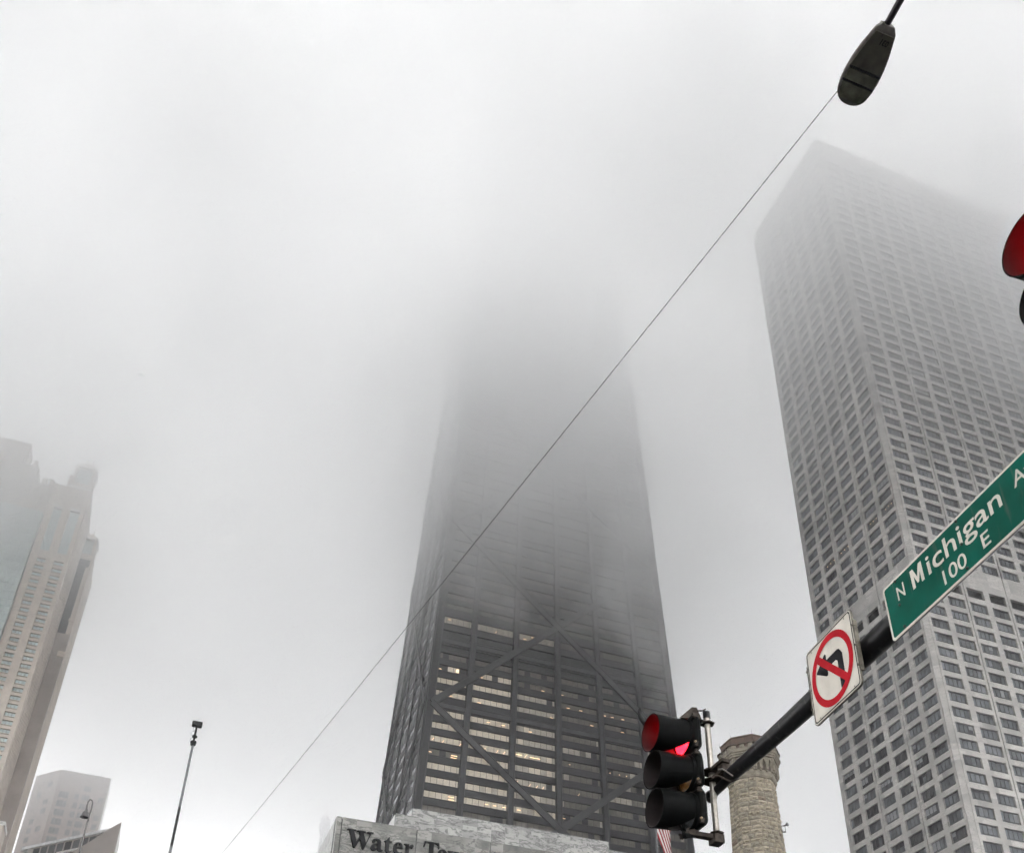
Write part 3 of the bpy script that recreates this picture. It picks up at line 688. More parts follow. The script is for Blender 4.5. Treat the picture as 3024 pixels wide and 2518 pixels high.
def build_lantern_tower():
    XE, YS, YN1, XE2, YN2 = -40.6, 246.7, 262.3, -37.3, 275.0
    t = thing('skyscraper', (XE, YS, 0), 'tan stone skyscraper with corner lanterns and a tall green glass wall, standing in mist', 'skyscraper')
    wall = MB()
    H = 197.5
    fl = 2.31; top = 172.1; WH = 1.25
    tops = [top-fl*k for k in range(0, 70) if top-fl*k > 5]
    # S face, right edge inwards: pier / A / pier / B / pier / glass bay
    xs = [(-41.7, -44.15), (-46.2, -48.45)]
    wall.box((-100, YS+1.2, 0), (XE-.6, YN1, H-2), M_core)
    piers = [(XE, -41.7), (-44.15, -46.2), (-48.45, -50.2)]
    for a, b in piers: wall.box((b, YS, 0), (a, YS+1.25, H), M_tan2)
    for a, b in xs:
        e = sorted([v for zt in tops for v in (zt-WH, zt)])
        e = [0]+e+[174.8]
        for j in range(0, len(e), 2): wall.box((b, YS+.10, e[j]), (a, YS+1.2, e[j+1]), M_tan2)
        wall.box((b, YS+.1, 190.2), (a, YS+1.2, H), M_tan2)
        wall.box((b-.05, YS-.45, 189.3), (a+.05, YS+.9, 190.2), M_white)
    # E face: ribbed stone with small windows in deep reveals
    for k in range(7):
        ya = YS+1.26+2.04*k; wall.box((XE-.6, ya, 0), (XE, ya+.95, H), M_tan2)
    for zt in tops+[top+fl*k for k in range(1, 10)]: wall.box((XE-.6, YS+1.25, zt-WH-1.06), (XE-.22, YN1-.1, zt-WH), M_tan)
    wall.box((XE-.62, YS+1.26, 0), (XE-.6, YN1, H), M_lightwin)
    wall.box((XE-1, YN1-.9, 0), (XE-.01, YN1, H), M_tan2)
    wall.build('wall', t)
    # windows
    seen = []
    for (a, b) in xs:
        for zt in tops: seen.append((seen_area([(b, YS, zt-WH), (a, YS, zt-WH), (a, YS, zt), (b, YS, zt)]), a, b, zt))
    seen.sort(key=lambda q: -q[0]); rest = MB()
    for n_, (ar, a, b, zt) in enumerate(seen):
        mb = MB() if (n_ < 80 and ar > 0) else rest
        for q in range(3):
            c0, c1 = b+(a-b)*q/3, b+(a-b)*(q+1)/3
            mb.box((c0+.04, YS+.6, zt-WH), (c1-.04, YS+.7, zt), M_lightwin)
        mb.box((b, YS-.12, zt-WH-.16), (a, YS+.5, zt-WH-.005), M_tan)
        if mb is not rest: mb.build('window', t)
    struct(rest.build('window', t), 'stuff')
    for a, b in xs:
        m = MB(); m.box((b, YS+.5, 174.8), (a, YS+.7, 189.3), M_green)
        for z in (178.5, 182, 185.6): m.box((b, YS+.42, z), (a, YS+.495, z+.15), M_white)
        m.build('window', t)
    # glass curtain wall bay, left of the piers
    m = MB(); m.box((-86, YS-1.5, 0), (-50.3, YS+1.1, 186), M_green); m.build('glass_wall', t)
    m = MB()
    z = 4
    while z < 186: m.box((-86, YS-1.62, z), (-50.28, YS-1.504, z+.16), M_lightwin); z += fl
    for k in range(24): m.box((-86+1.5*k, YS-1.66, 0), (-85.88+1.5*k, YS-1.503, 186), M_lightwin)
    m.build('glazing_bar', t)
    # parapet, stepping up toward the middle
    p = MB(); p.box((-86, YS-.3, 186.01), (-50.25, YS+9, 196), M_tan)
    k = -50.0
    while k > -56: p.box((k-1.4, YS-.2, 196), (k-.3, YS+1.2, 198.4), M_tan); k -= 2.0
    p.box((-100, YS+1.3, 196.01), (-55.5, YS+10, 203), M_tan); p.box((-100, YS+2.3, 203), (-59.5, YS+9, 211), M_tan)
    k = -56
    while k > -60: p.box((k-1.1, YS+1.1, 203.01), (k-.2, YS+2.2, 204.8), M_tan); k -= 1.9
    p.build('parapet', t)
    c = MB(); c.box((-46.8, YS-.2, H), (XE+.15, YN1-5, H+.8), M_white); c.box((-47.2, YS+.4, H+.8), (-45.9, YS+5, H+4.5), M_tan); c.build('cornice', t)
    lantern(t, XE-3.1, YS+3.6, H+.8, 3.0, 11.5)
    # second corner block to the north-east
    w2 = MB(); H2 = 186
    w2.box((XE-6, YN1+.01, 0), (XE2-.5, YN2, H2-.5), M_core)
    w2.box((XE-.05, YN1, 0), (XE2, YN1+.6, 160), M_granite2)  # recess face, set darker than the tan walls
    w2.box((XE-.6, YN1, 160), (XE-.05, YN1+.6, H2), M_tan); w2.box((XE2-1.25, YN1, 160), (XE2, YN1+.6, 183), M_tan2)
    w2.box((XE-.05, YN1+.05, 171), (XE2-1.25, YN1+.6, 172), M_white); w2.box((XE-.05, YN1+.05, 183), (XE2, YN1+.6, H2), M_tan)
    w2.box((XE-.05, YN1+.2, 172.01), (XE2-1.25, YN1+.6, 175.5), M_granite2)
    for k in range(6): w2.box((XE2-.5, YN1+.61+2.05*k, 0), (XE2, YN1+1.85+2.05*k, H2), M_tan2)
    for zt in tops: w2.box((XE2-.5, YN1+.6, zt-1.1), (XE2-.12, YN2, zt), M_tan)
    w2.box((XE2-1.7, YN1-.35, 152.5), (XE2+.2, YN1-.002, 154.2), M_tan2); w2.box((XE2-1.5, YN1-.3, 164), (XE2+.15, YN1-.002, 165), M_tan2)
    w2.build('wall', t)
    m = MB(); m.box((XE-.05, YN1+.3, 160), (XE2-1.3, YN1+.55, 171), M_green); m.box((XE-.05, YN1+.3, 175.5), (XE2-1.3, YN1+.55, 183), M_lightwin); m.build('window', t)
    lantern(t, XE2-2.9, YN1+3.2, H2, 2.9, 11.0)
    m = MB(); m.box((-60, 240, 0), (-35.9, 246.69, 94.5), M_tan2); m.box((-60.2, 239.8, 94.5), (-35.6, 246.68, 95.4), M_white)
    m.box((-37.5, 239.9, 70), (-36.2, 239.999, 92), M_green)
    m.build('lower_wing', t)
build_lantern_tower()

# ================================================================= pink granite hexagonal tower
def build_granite_tower():
    A, Rr, L = Vector((-45.35, 397.4, 0)), Vector((-27.1, 398.0, 0)), Vector((-54.7, 407.3, 0))
    R2, B1, B2 = Vector((-27.4, 413, 0)), Vector((-38, 426, 0)), Vector((-52, 420, 0)); H = 181.4
    poly = [A, Rr, R2, B1, B2, L]
    t = thing('tower_block', A, 'pinkish granite tower with a plain flat top and scattered grey windows, faint in the mist', 'tower block')
    w_ = MB()
    for i in range(6):
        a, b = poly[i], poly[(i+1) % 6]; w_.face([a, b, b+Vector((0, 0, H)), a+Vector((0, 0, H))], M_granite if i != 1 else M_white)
    w_.face([p+Vector((0, 0, H)) for p in poly], M_granite2)
    w_.build('wall', t)
    def face_windows(P0, P1, specs, zt0, n, fl=3.72):
        d = (P1-P0); L_ = d.length; d.normalize(); nrm = Vector((d.y, -d.x, 0))
        for k in range(n):
            for (u, ww, hh, skip) in specs:
                if k in skip: continue
                o = P0+d*(u*L_)+Vector((0, 0, zt0-fl*k))
                m = MB(); q = [o-d*ww/2, o+d*ww/2, o+d*ww/2+Vector((0, 0, -hh)), o-d*ww/2+Vector((0, 0, -hh))]
                m.hexa([q[3]+nrm*.06, q[2]+nrm*.06, q[2]-nrm*.2, q[3]-nrm*.2, q[0]+nrm*.06, q[1]+nrm*.06, q[1]-nrm*.2, q[0]-nrm*.2], M_win3)
                for f in (-.17, .17):
                    c = o+d*ww*f; m.hexa([c-d*.06+nrm*.12+Vector((0, 0, -hh)), c+d*.06+nrm*.12+Vector((0, 0, -hh)), c+d*.06+nrm*.063+Vector((0, 0, -hh)), c-d*.06+nrm*.063+Vector((0, 0, -hh)),
                                                  c-d*.06+nrm*.12, c+d*.06+nrm*.12, c+d*.06+nrm*.063, c-d*.06+nrm*.063], M_granite)
                m.build('window', t)
    face_windows(A, Rr, [(.17, 3.4, 2.5, (0,)), (.43, 1.5, 2.3, (0,)), (.60, 2.6, 2.2, ()), (.90, 1.6, 2.2, (0, 2))], 176.3, 9)
    face_windows(L, A, [(.70, 2.4, 2.2, (1, 4, 6)), (.35, 2.0, 2.2, (0, 2, 3))], 177, 11)
build_granite_tower()
def granite_roof():
    t = [o for o in S.objects if o.name == 'tower_block'][0]
    m = MB(); m.tube((-31.0, 399.5, 181.3), (-31.0, 399.5, 184.2), .12, .08, M_far, 8); m.tube((-34.5, 402, 181.3), (-34.5, 402, 183.0), .35, .35, M_far, 8); m.build('roof_vent', t)
granite_roof()

# ================================================================= low building with the swept roof and balconies
def build_swept_building():
    T = Vector((-14.7, 299.6, 0)); TL = Vector((-37.4, 325.5, 0)); Z = 123.9
    t = thing('apartment_building', T, 'grey building with curved balconies under a pointed, sweeping roof edge', 'building')
    d = (TL-T).normalized(); nrm = Vector((-d.y, d.x, 0))
    if nrm.y > 0: nrm = -nrm
    w_ = MB()
    # main wall facing south, its upper edge a sweeping arc
    arc = [(-14.7, 123.9), (-16.2, 122.6), (-18.0, 120.7), (-20, 118.6), (-21.9, 116.5), (-24.1, 114.4), (-26.3, 112.4), (-29, 110), (-33, 107), (-38, 104), (-46, 101), (-46, 0), (-14.7, 0)]
    w_.prism([(x, z) for x, z in arc][::-1], (0, 299.6, 0), (1, 0, 0), (0, 0, 1), (0, 1, 0), 2.5, M_granite2)
    w_.box((-15.2, 302.11, 0), (-14.72, 318, 123.3), M_white)
    w_.build('wall', t)
    b = MB(); b.prism([(-15.3, 309.5), (-15.3, 330), (-60, 350), (-60, 341), (-38, 334)], (0, 0, 96), (1, 0, 0), (0, 1, 0), (0, 0, 1), 26.5, M_granite2); b.build('rear_block', t)
    for i, z in enumerate((Z, Z-4.3, Z-8.6, Z-12.9, Z-17.2)):
        s = MB(); th = .9 if i == 0 else .55
        pts = [T+Vector((.0, 2.6, 0)), TL+d*8, TL+d*8+Vector((6, 6, 0)), T+Vector((-.6, 8, 0))]
        s.prism([(p.x, p.y) for p in pts][::-1], (0, 0, z-th), (1, 0, 0), (0, 1, 0), (0, 0, 1), th, M_white if i else M_podw)
        s.build('roof_edge' if i == 0 else 'balcony', t)
    for i, z in enumerate((Z-.9, Z-4.85, Z-9.15, Z-13.4)):
        for k in range(9):
            P0 = T+d*5+Vector((0, 2.6, 0)); e_ = (TL+d*6-P0).normalized(); p = P0+e_*(1.5+3.3*k); q = p+e_*2.7; m = MB()
            o = -nrm*.5
            m.face([p+o+Vector((0, 0, z-2.9)), q+o+Vector((0, 0, z-2.9)), q+o+Vector((0, 0, z-.3)), p+o+Vector((0, 0, z-.3))], (M_lampw if i == 2 and k in (4, 5) else M_win4) if (i+k) % 4 else M_vent)
            m.build('window', t)
    s = MB(); zz = Z
    for i in range(4):
        p = T+d*5+Vector((0, 2.6, 0))-nrm*.62; q = TL+d*6+Vector((0, 0, 0))-nrm*.62
        s.face([p+Vector((0, 0, zz-4.3)), q+Vector((0, 0, zz-4.3)), q+Vector((0, 0, zz)), p+Vector((0, 0, zz))], M_granite2); zz -= 4.3
    s.build('balcony_wall', t)
build_swept_building()

# ================================================================= far beacon tower
def build_beacon_tower():
    D = 458; az = R(8.30); cx, cy = D*math.sin(az), D*math.cos(az)
    t = thing('beacon_tower', (cx, cy, 0), 'far faint tower topped by a round beacon lantern, almost lost in mist', 'tower')
    m = MB(); m.box((cx-9, cy-9, 0), (cx+9, cy+12, 168), M_far); m.build('wall', t)
    m = MB(); m.lathe([(3.4, 168), (2.0, 178), (1.75, 193), (1.75, 195.2), (2.55, 197.6), (2.6, 201.0), (2.1, 201.2), (2.1, 203.2), (2.35, 203.4), (2.3, 203.8), (1.9, 204.1)], (cx, cy, 0), M_far, 16, smooth=False); m.build('shaft', t)
    m = MB(); m.lathe([(1.75, 204.1), (1.75, 204.9), (1.3, 205.7), (.5, 206.3), (.05, 206.6)], (cx-.2, cy, 0), M_granite2, 14); m.build('beacon', t)
    for dx in (-2.5, 2.5):
        m = MB(); m.tube((cx+dx, cy, 201), (cx+dx, cy, 208.6), .08, .05, M_far, 6); m.build('mast', t)
build_beacon_tower()

# ================================================================= poles and lamps
def tall_mast():
    t = thing('camera_pole', (.02, 24, 0), 'slim tall grey pole with a small black box on top', 'pole')
    m = MB(); m.tube((.02, 24, 0), (.02, 24, 10.2), .045, .030, M_polew, 12); m.tube((.02, 24, 10.2), (.02, 24, 13.66), .034, .029, M_polew, 12); m.build('pole', t)
    m = MB(); m.tube((.02, 24, 11.0), (.02, 24, 12.0), .034, .032, M_dark, 12); m.build('sleeve', t)
    m = MB(); m.tube((.02, 24, 13.62), (.02, 24, 14.25), .028, .024, M_dark, 10)
    for z, r in ((13.68, .065), (13.74, .075), (13.90, .062)): m.tube((.02, 24, z), (.02, 24, z+.035), r, r, M_dark, 14)
    m.build('clamp', t)
    m = MB(); m.box((-.105, 23.92, 14.20), (.145, 24.08, 14.33), M_dark); bevel(m.build('camera_box', t), .03, 3)
    m = MB()
    for z0, z1, s in ((13.7, 13.9, .07), (13.9, 14.08, .085), (14.08, 14.22, .05)):
        m.path([(-.01, 23.99, z0), (-.02-s*.7, 23.99, z0+(z1-z0)*.3), (-.02-s*.7, 23.99, z0+(z1-z0)*.7), (-.01, 23.99, z1)], .004, M_dark, 5)
    m.build('cable', t)
tall_mast()
def crook_lamp():
    bx, by = -2.445, 30.9
    t = thing('street_lamp', (bx, by, 0), 'shepherd-crook lamp with an upturned-bell shade, in front of the pinkish tower', 'street lamp', 'crook lamps by the towers')
    m = MB(); m.tube((bx, by, 0), (bx, by, 14.1), .05, .024, M_bell, 12); m.build('pole', t)
    m = MB(); m.path([(bx, by, 14.08), (bx+.012, by, 14.35), (bx+.02, by, 14.52), (bx+.006, by, 14.68), (bx-.035, by, 14.76), (bx-.085, by, 14.775), (bx-.118, by, 14.70), (bx-.125, by, 14.58), (bx-.118, by, 14.40)], [.020]*8+[.032], M_bell, 10)
    m.path([(bx+.0, by, 14.10), (bx+.03, by, 14.12)], .03, M_dark, 8); m.build('crook', t)
    m = MB(); m.lathe([(.03, 14.46), (.045, 14.385), (.075, 14.36), (.095, 14.33), (.10, 14.24), (.125, 14.20), (.128, 14.185), (.118, 14.185), (.09, 14.25), (.03, 14.33)], (bx-.112, by, 0), M_bell, 20); m.build('lamp_shade', t)
    m = MB(); m.lathe([(.001, 14.20), (.07, 14.21), (.09, 14.25)], (bx-.112, by, 0), M_dark, 14); m.build('bulb', t)
    r = t.copy(); S.collection.objects.link(r); r.location = (-3.52, 35.7, 0)
    r['label'] = 'shepherd-crook lamp showing only its curved top at the picture bottom, below the balconied building'
    for ch in list(t.children):
        c = ch.copy(); S.collection.objects.link(c); c.parent = r; c.matrix_parent_inverse = Matrix.Translation((bx, by, 0)).inverted()
crook_lamp()

def flag_and_pole():
    px_, py_ = 21.06, 39.77
    t = thing('flagpole', (px_, py_, 0), 'thin grey flagpole behind the traffic light', 'flagpole')
    m = MB(); m.tube((px_, py_, 0), (px_, py_, 24.5), .06, .030, M_polew, 12); m.build('pole', t)
    m = MB(); m.lathe([(.001, 24.5), (.07, 24.56), (.07, 24.62), (.001, 24.68)], (px_, py_, 0), M_brass, 10); m.build('finial', t)
    fb = MB(); nu, nv = 52, 39; ho = 3.4; dirx = Vector((math.cos(R(30)), -math.sin(R(30)), 0)); diry = Vector((math.sin(R(30)), math.cos(R(30)), 0))
    vs = []
    for j in range(nv+1):
        for i in range(nu+1):
            u, v = i/nu, j/nv
            fold = math.sin(u*9+v*1.2)*.09*u**.5+math.sin(u*21+v*3)*.02*u**.5
            x = .035+u**.8*.62+.05*math.sin(v*5+u*3)*u; z = 24.6-v*ho-(u**.9)*2.6*(1-.15*v)
            vs.append(Vector((px_, py_, z))+dirx*x+diry*fold)
    fs = []
    for j in range(nv):
        for i in range(nu): a = j*(nu+1)+i; fs.append((a, a+nu+1, a+nu+2, a+1))
    fb.mats = [M_flr, M_flw, M_flb]
    fb.v = vs; fb.f = fs; fb.smooth = [True]*len(fs)
    for j in range(nv):
        for i in range(nu):
            st = j//3
            if j < 21 and i/nu < .4:
                star = (j % 4 == 1) and ((i+(j//4 % 2)*2) % 4 == 1); fb.mi.append(1 if star else 2)
            else: fb.mi.append(0 if st % 2 == 0 else 1)
    f = fb.build('flag'); f['label'] = 'limp red, white and blue striped flag with stars, hanging beneath the traffic light'; f['category'] = 'flag'
    sm = f.modifiers.new('thick', 'SOLIDIFY'); sm.thickness = .006
flag_and_pole()

# ================================================================= signal mast arm
AX = lambda y: 3.93+.024*(y-1) if y < 6.5 else 4.07
def mast_arm():
    t = thing('signal_mast', (3.90, -1.4, 0), 'black tapering mast arm that carries the signs and the traffic light', 'signal mast')
    m = MB(); m.tube((3.90, -1.4, 0), (3.90, -1.4, 6.2), .19, .16, M_gun, 24); m.tube((3.90, -1.4, 0.0), (3.90, -1.4, .06), .3, .3, M_gun, 24); m.build('pole', t)
    m = MB(); m.path([(3.90, -1.4, 5.56), (3.93, 0, 5.54), (3.965, 2.8, 5.475), (3.980, 3.7, 5.44), (3.985, 4.3, 5.405), (4.045, 5.5, 5.4), (4.078, 6.42, 5.4)], [.12, .098, .084, .083, .083, .069, .057], M_gun, 28); m.build('arm', t)
    m = MB(); m.path([(4.075, 6.40, 5.385), (4.085, 6.6, 5.38), (4.10, 6.72, 5.385)], [.040, .038, .036], M_gun, 18)
    m.lathe([(.001, -.055), (.03, -.047), (.05, -.02), (.054, .0), (.05, .025), (.03, .045), (.001, .055)], (4.123, 6.80, 5.40), M_gun, 20); m.build('end_cap', t)
    m = MB()      # cast clamp between arm and signal tube
    for z in (5.46, 5.545):
        m.lathe([(.001, -.012), (.085, -.010), (.088, .0), (.075, .012), (.001, .014)], (4.058, 6.655, z), M_brkt, 7, phase=.4, smooth=False)
        m.box((4.02, 6.42, z-.02), (4.10, 6.62, z+.012), M_brkt)
    m.box((4.035, 6.44, 5.43), (4.105, 6.52, 5.56), M_brkt)
    m.path([(4.03, 6.56, 5.46), (4.0, 6.45, 5.40), (4.06, 6.38, 5.33), (4.12, 6.36, 5.36)], .009, M_brkt, 6)
    m.path([(4.03, 6.50, 5.49), (3.995, 6.38, 5.43), (4.03, 6.30, 5.34)], .007, M_alu, 6)
    bevel(m.build('clamp', t), .006)
mast_arm()

def visor(mb, o, r=.155, L=.29, notch=True):
    """tunnel visor, open end toward -x, a V cut in its underside near the lens"""
    na, nl = 96, 60
    for rr, mm, flip in ((r, M_house, False), (r-.004, M_vis, True)):
        vs = []; fs = []
        for i in range(nl+1):
            fx = i/nl; q = rr*(1+.05*fx)
            for k in range(na):
                a = 2*math.pi*k/na; vs.append((o[0]-L*fx, o[1]+q*math.cos(a), o[2]+q*math.sin(a)-.012*fx))
        for i in range(nl):
            for k in range(na):
                a = 360*(k+.5)/na; dev = abs(a-270); fx = (i+.5)/nl
                if notch and fx < .62 and dev < 46*(1-fx/.62)+3: continue
                j = (k+1) % na; f = (i*na+k, i*na+j, (i+1)*na+j, (i+1)*na+k); fs.append(f[::-1] if flip else f)
        mb.mesh(vs, fs, mm, True)
    q = r*1.05
    mb.lathe([(q-.006, 0), (q+.001, 0)], (o[0]-L-.001, o[1], o[2]-.012), M_house, na, ax=Vector((1, 0, 0)))
M_vis = plain('visor_inside', (.024, .020, .020), .5, 0, 8, .3, spec=.15)
def build_signal(name, ox, oy, oz, label, group, bracket=True):
    """ox: lens plane; sections 0.34 m apart, facing -x"""
    t = thing(name, (ox+.1, oy, oz-.9), label, 'traffic light', group)
    for i in range(3):
        z = oz-.34*i
        h = MB(); xb = ox+.14
        prof = [(-.165, -.160), (-.165, .160)]
        # housing: box front with a rounded back
        def ringpts(x, s): return [(x, oy-.168*s, z-.165*s), (x, oy+.168*s, z-.165*s), (x, oy+.168*s, z+.165*s), (x, oy-.168*s, z+.165*s)]
        lv = [(ox-.004, 1.0), (ox+.030, .98), (ox+.062, .88), (ox+.088, .70), (ox+.102, .45), (ox+.106, .2)]
        vs = [p for x, s in lv for p in ringpts(x, s)]; fs = [(3, 2, 1, 0)]
        for a in range(len(lv)-1):
            for k in range(4): j = (k+1) % 4; fs.append((a*4+k, a*4+j, a*4+4+j, a*4+4+k))
        e = (len(lv)-1)*4; fs.append((e, e+1, e+2, e+3)); h.mesh(vs, fs, M_house, False)
        ho = h.build('housing', t); bevel(ho, .022, 3)
        d = MB(); d.lathe([(.163, -.004), (.163, -.030), (.156, -.034), (.150, -.030)], (ox, oy, z), M_house, 40, ax=Vector((1, 0, 0)))
        for sy in (-1, 1):
            for sz in (-.12, .12): d.tube((ox-.02, oy+sy*.172, z+sz), (ox+.02, oy+sy*.172, z+sz), .010, .010, M_brkt, 8)
            d.lathe([(.001, .018), (.008, .014), (.010, .0)], (ox-.01, oy+sy*.176, z+sy*.12), M_brass, 8, ax=Vector((0, sy, 0)))
        d.build('door', ho)
        v = MB(); visor(v, (ox-.03, oy, z)); v.build('visor', t)
        l = MB(); l.lathe([(.001, -.030), (.06, -.026), (.11, -.014), (.148, .006)], (ox-.018, oy, z), (M_red_on, M_amber, M_greenl)[i], 40, ax=Vector((1, 0, 0)))
        l.build('lens', t, label=('glowing red lens', 'unlit amber lens', 'unlit green lens')[i])
        s = MB()
        if i < 2: s.tube((ox+.06, oy, z-.185), (ox+.06, oy, z-.155), .06, .06, M_brkt, 16)
        for sy in (-1, 1):
            s.box((ox-.012, oy+sy*.168-.012, z-.155), (ox+.016, oy+sy*.168+.012, z-.125), M_brkt)
            s.box((ox-.012, oy+sy*.168-.012, z+.125), (ox+.016, oy+sy*.168+.012, z+.155), M_brkt)
        s.build('hinge', t)
    return t
t1 = build_signal('traffic_light', 3.860, 6.70, 5.84, 'black three-lamp traffic light glowing red, hung at the far end of the mast arm', 'traffic lights')
# torn reflective fin curling from the top visor
m = MB(); pts = [(3.70, 6.86, 5.985), (3.65, 6.89, 6.02), (3.605, 6.9, 6.045), (3.568, 6.9, 6.085), (3.553, 6.9, 6.13), (3.556, 6.9, 6.18)]
m.path(pts, [.022, .032, .034, .030, .020, .003], M_dark, 6); m.build('bent_tab', t1)
m = MB(); m.path([(3.63, 6.80, 5.98), (3.60, 6.845, 6.0), (3.56, 6.86, 5.98)], .006, M_dark, 5); m.build('wire_end', t1)
# silver tube and brackets
m = MB(); m.tube((4.058, 6.655, 4.99), (4.058, 6.655, 6.07), .0255, .0255, M_alu, 20); m.build('mounting_tube', t1)
m = MB(); m.tube((4.058, 6.655, 6.05), (4.058, 6.655, 6.115), .030, .030, M_dark, 20); m.build('tube_cap', t1)
m = MB()
m.box((3.90, 6.650, 5.985), (4.05, 6.69, 6.03), M_house)
m.lathe([(.001, -.01), (.062, -.008), (.062, .006), (.001, .008)], (4.06, 6.655, 6.0), M_brkt, 6, phase=.3, smooth=False)
m.hexa([(3.80, 6.66, 6.01), (3.99, 6.62, 6.01), (3.99, 6.70, 6.01), (3.84, 6.72, 6.01), (3.925, 6.66, 6.14), (3.97, 6.65, 6.14), (3.97, 6.69, 6.14), (3.935, 6.69, 6.14)], M_brkt)
m.path([(3.96, 6.64, 6.10), (3.995, 6.60, 6.085), (4.01, 6.58, 6.095)], .008, M_brkt, 6)
bevel(m.build('bracket', t1), .006)
m = MB()
m.box((3.80, 6.64, 4.945), (4.09, 6.70, 4.985), M_brkt); m.box((4.015, 6.615, 4.91), (4.105, 6.72, 4.985), M_brkt)
m.lathe([(.001, -.008), (.062, -.006), (.062, .004), (.001, .006)], (4.06, 6.655, 5.0), M_brkt, 6, phase=.2, smooth=False)
m.hexa([(3.74, 6.60, 4.90), (3.775, 6.60, 4.885), (3.90, 6.69, 4.95), (3.86, 6.70, 4.96), (3.735, 6.60, 4.93), (3.77, 6.61, 4.915), (3.90, 6.69, 4.985), (3.86, 6.70, 4.99)], M_house)
m.tube((3.87, 6.70, 4.97), (3.87, 6.70, 5.02), .05, .05, M_brkt, 14)
bevel(m.build('bracket', t1), .006)
t2 = build_signal('traffic_light', 3.355, 1.945, 5.765, 'black traffic light glowing red, cut off by the picture edge above the street sign', 'traffic lights')
m = MB(); m.tube((3.66, 1.98, 4.8), (3.66, 1.98, 6.1), .0255, .0255, M_alu, 16); m.build('mounting_tube', t2)
m = MB(); m.box((3.36, 1.955, 5.93), (3.68, 2.005, 5.97), M_house); m.box((3.36, 1.955, 4.84), (3.68, 2.005, 4.88), M_house); m.box((3.64, 1.95, 5.37), (3.95, 2.01, 5.43), M_brkt); m.build('bracket', t2)

# ================================================================= no-left-turn sign
def turn_sign():
    A = Vector((3.92, 5.06, 0)); B = Vector((3.86, 4.46, 0)); ex = (B-A).normalized(); ez = Vector((0, 0, 1)); n = Vector((ex.y, -ex.x, 0))
    if n.x > 0: n = -n
    ex = (ex*math.cos(R(-1.0))+ez*math.sin(R(-1.0))).normalized(); ez = n.cross(ex); ez = ez if ez.z > 0 else -ez
    Z = 5.098; W_ = .600; H_ = .580
    t = thing('road_sign', A+Vector((0, 0, Z)), 'square white no-left-turn sign with a red ring and slash on the mast arm', 'road sign')
    O = A+Vector((0, 0, Z))
    def rr(w0, h0, w1, h1, r, n_=6):
        p = []
        for cx_, cy_, a0 in ((w1-r, h1-r, 0), (w0+r, h1-r, 90), (w0+r, h0+r, 180), (w1-r, h0+r, 270)):
            for k in range(n_+1): a = R(a0+90*k/n_); p.append((cx_+r*math.cos(a), cy_+r*math.sin(a)))
        return p
    m = MB(); m.prism(rr(0, 0, W_, H_, .035), O-n*.012, ex, ez, n, .012, M_rim); m.build('backing_plate', t)
    m = MB(); m.prism(rr(.004, .004, W_-.004, H_-.004, .033), O+n*.0003, ex, ez, n, .0012, M_signw); m.build('sign_face', t)
    def strip(outer, inner, lift, mm, name):
        s = MB(); k = len(outer)
        for i in range(k):
            j = (i+1) % k; q = [O+ex*p[0]+ez*p[1]+n*lift for p in (outer[i], outer[j], inner[j], inner[i])]; s.face(q, mm)
        return s.build(name, t)
    strip(rr(.012, .012, W_-.012, H_-.012, .028), rr(.021, .021, W_-.021, H_-.021, .022), .0028, M_signk, 'border')
    cx_, cz = .302, .290
    ci = lambda r: [(cx_+r*math.cos(2*math.pi*k/64), cz+r*math.sin(2*math.pi*k/64)) for k in range(64)]
    # arrow
    m = MB(); st = .032
    bend = [(cx_+.105, .105), (cx_+.105, .335)]
    path = [(cx_+.105+st, .112), (cx_+.105+st, .345), (cx_+.095+st*.8, .372), (cx_+.105, .392), (cx_+.085, .400), (cx_-.055, .400), (cx_-.055, .440), (cx_-.065, .452), (cx_-.078, .448), (cx_-.192, .372), (cx_-.192, .362), (cx_-.078, .286), (cx_-.062, .284), (cx_-.055, .296), (cx_-.055, .336), (cx_+.055, .336), (cx_+.105-st, .318), (cx_+.105-st, .112)]
    path = [(x, z-.012) for x, z in path]
    m.prism(path, O+n*.0016, ex, ez, n, .0014, M_signk); m.build('arrow', t)
    strip(ci(.262), ci(.212), .0048, M_signr, 'ring')
    m = MB(); a = R(-45); dx, dz = math.cos(a), math.sin(a); r_ = .222; hw_ = .026
    q = [(cx_-dx*r_-dz*hw_*-1*-1, cz-dz*r_+dx*hw_), (cx_+dx*r_-dz*hw_, cz+dz*r_+dx*hw_), (cx_+dx*r_+dz*hw_, cz+dz*r_-dx*hw_), (cx_-dx*r_+dz*hw_, cz-dz*r_-dx*hw_)]
    m.prism(q, O+n*.0032, ex, ez, n, .0010, M_signr); m.build('slash', t)
    for u, v in ((.085, .545), (.52, .028), (.52, .545), (.085, .028)):
        m = MB(); m.lathe([(.001, .004), (.005, .003), (.006, 0)], O+ex*u+ez*v+n*.0045, M_alu, 8, ax=n); m.build('rivet', t)
    for u in (-.004, W_+.004):
        b = MB()
        b.prism([(u-.006, .10), (u+.006, .10), (u+.006, H_-.10), (u-.006, H_-.10)], O-n*.026, ex, ez, n, .028, M_rim)
        for v in (.14, .29, .44): b.tube(O+ex*u+ez*v-n*.02, O+ex*u+ez*v+n*.010, .008, .008, M_rim, 8)
        b.build('edge_channel', t)
    b = MB(); b.box((O.x+.01, 4.72, 5.33), (4.0, 4.78, 5.47), M_rim); b.build('bracket', t)
turn_sign()

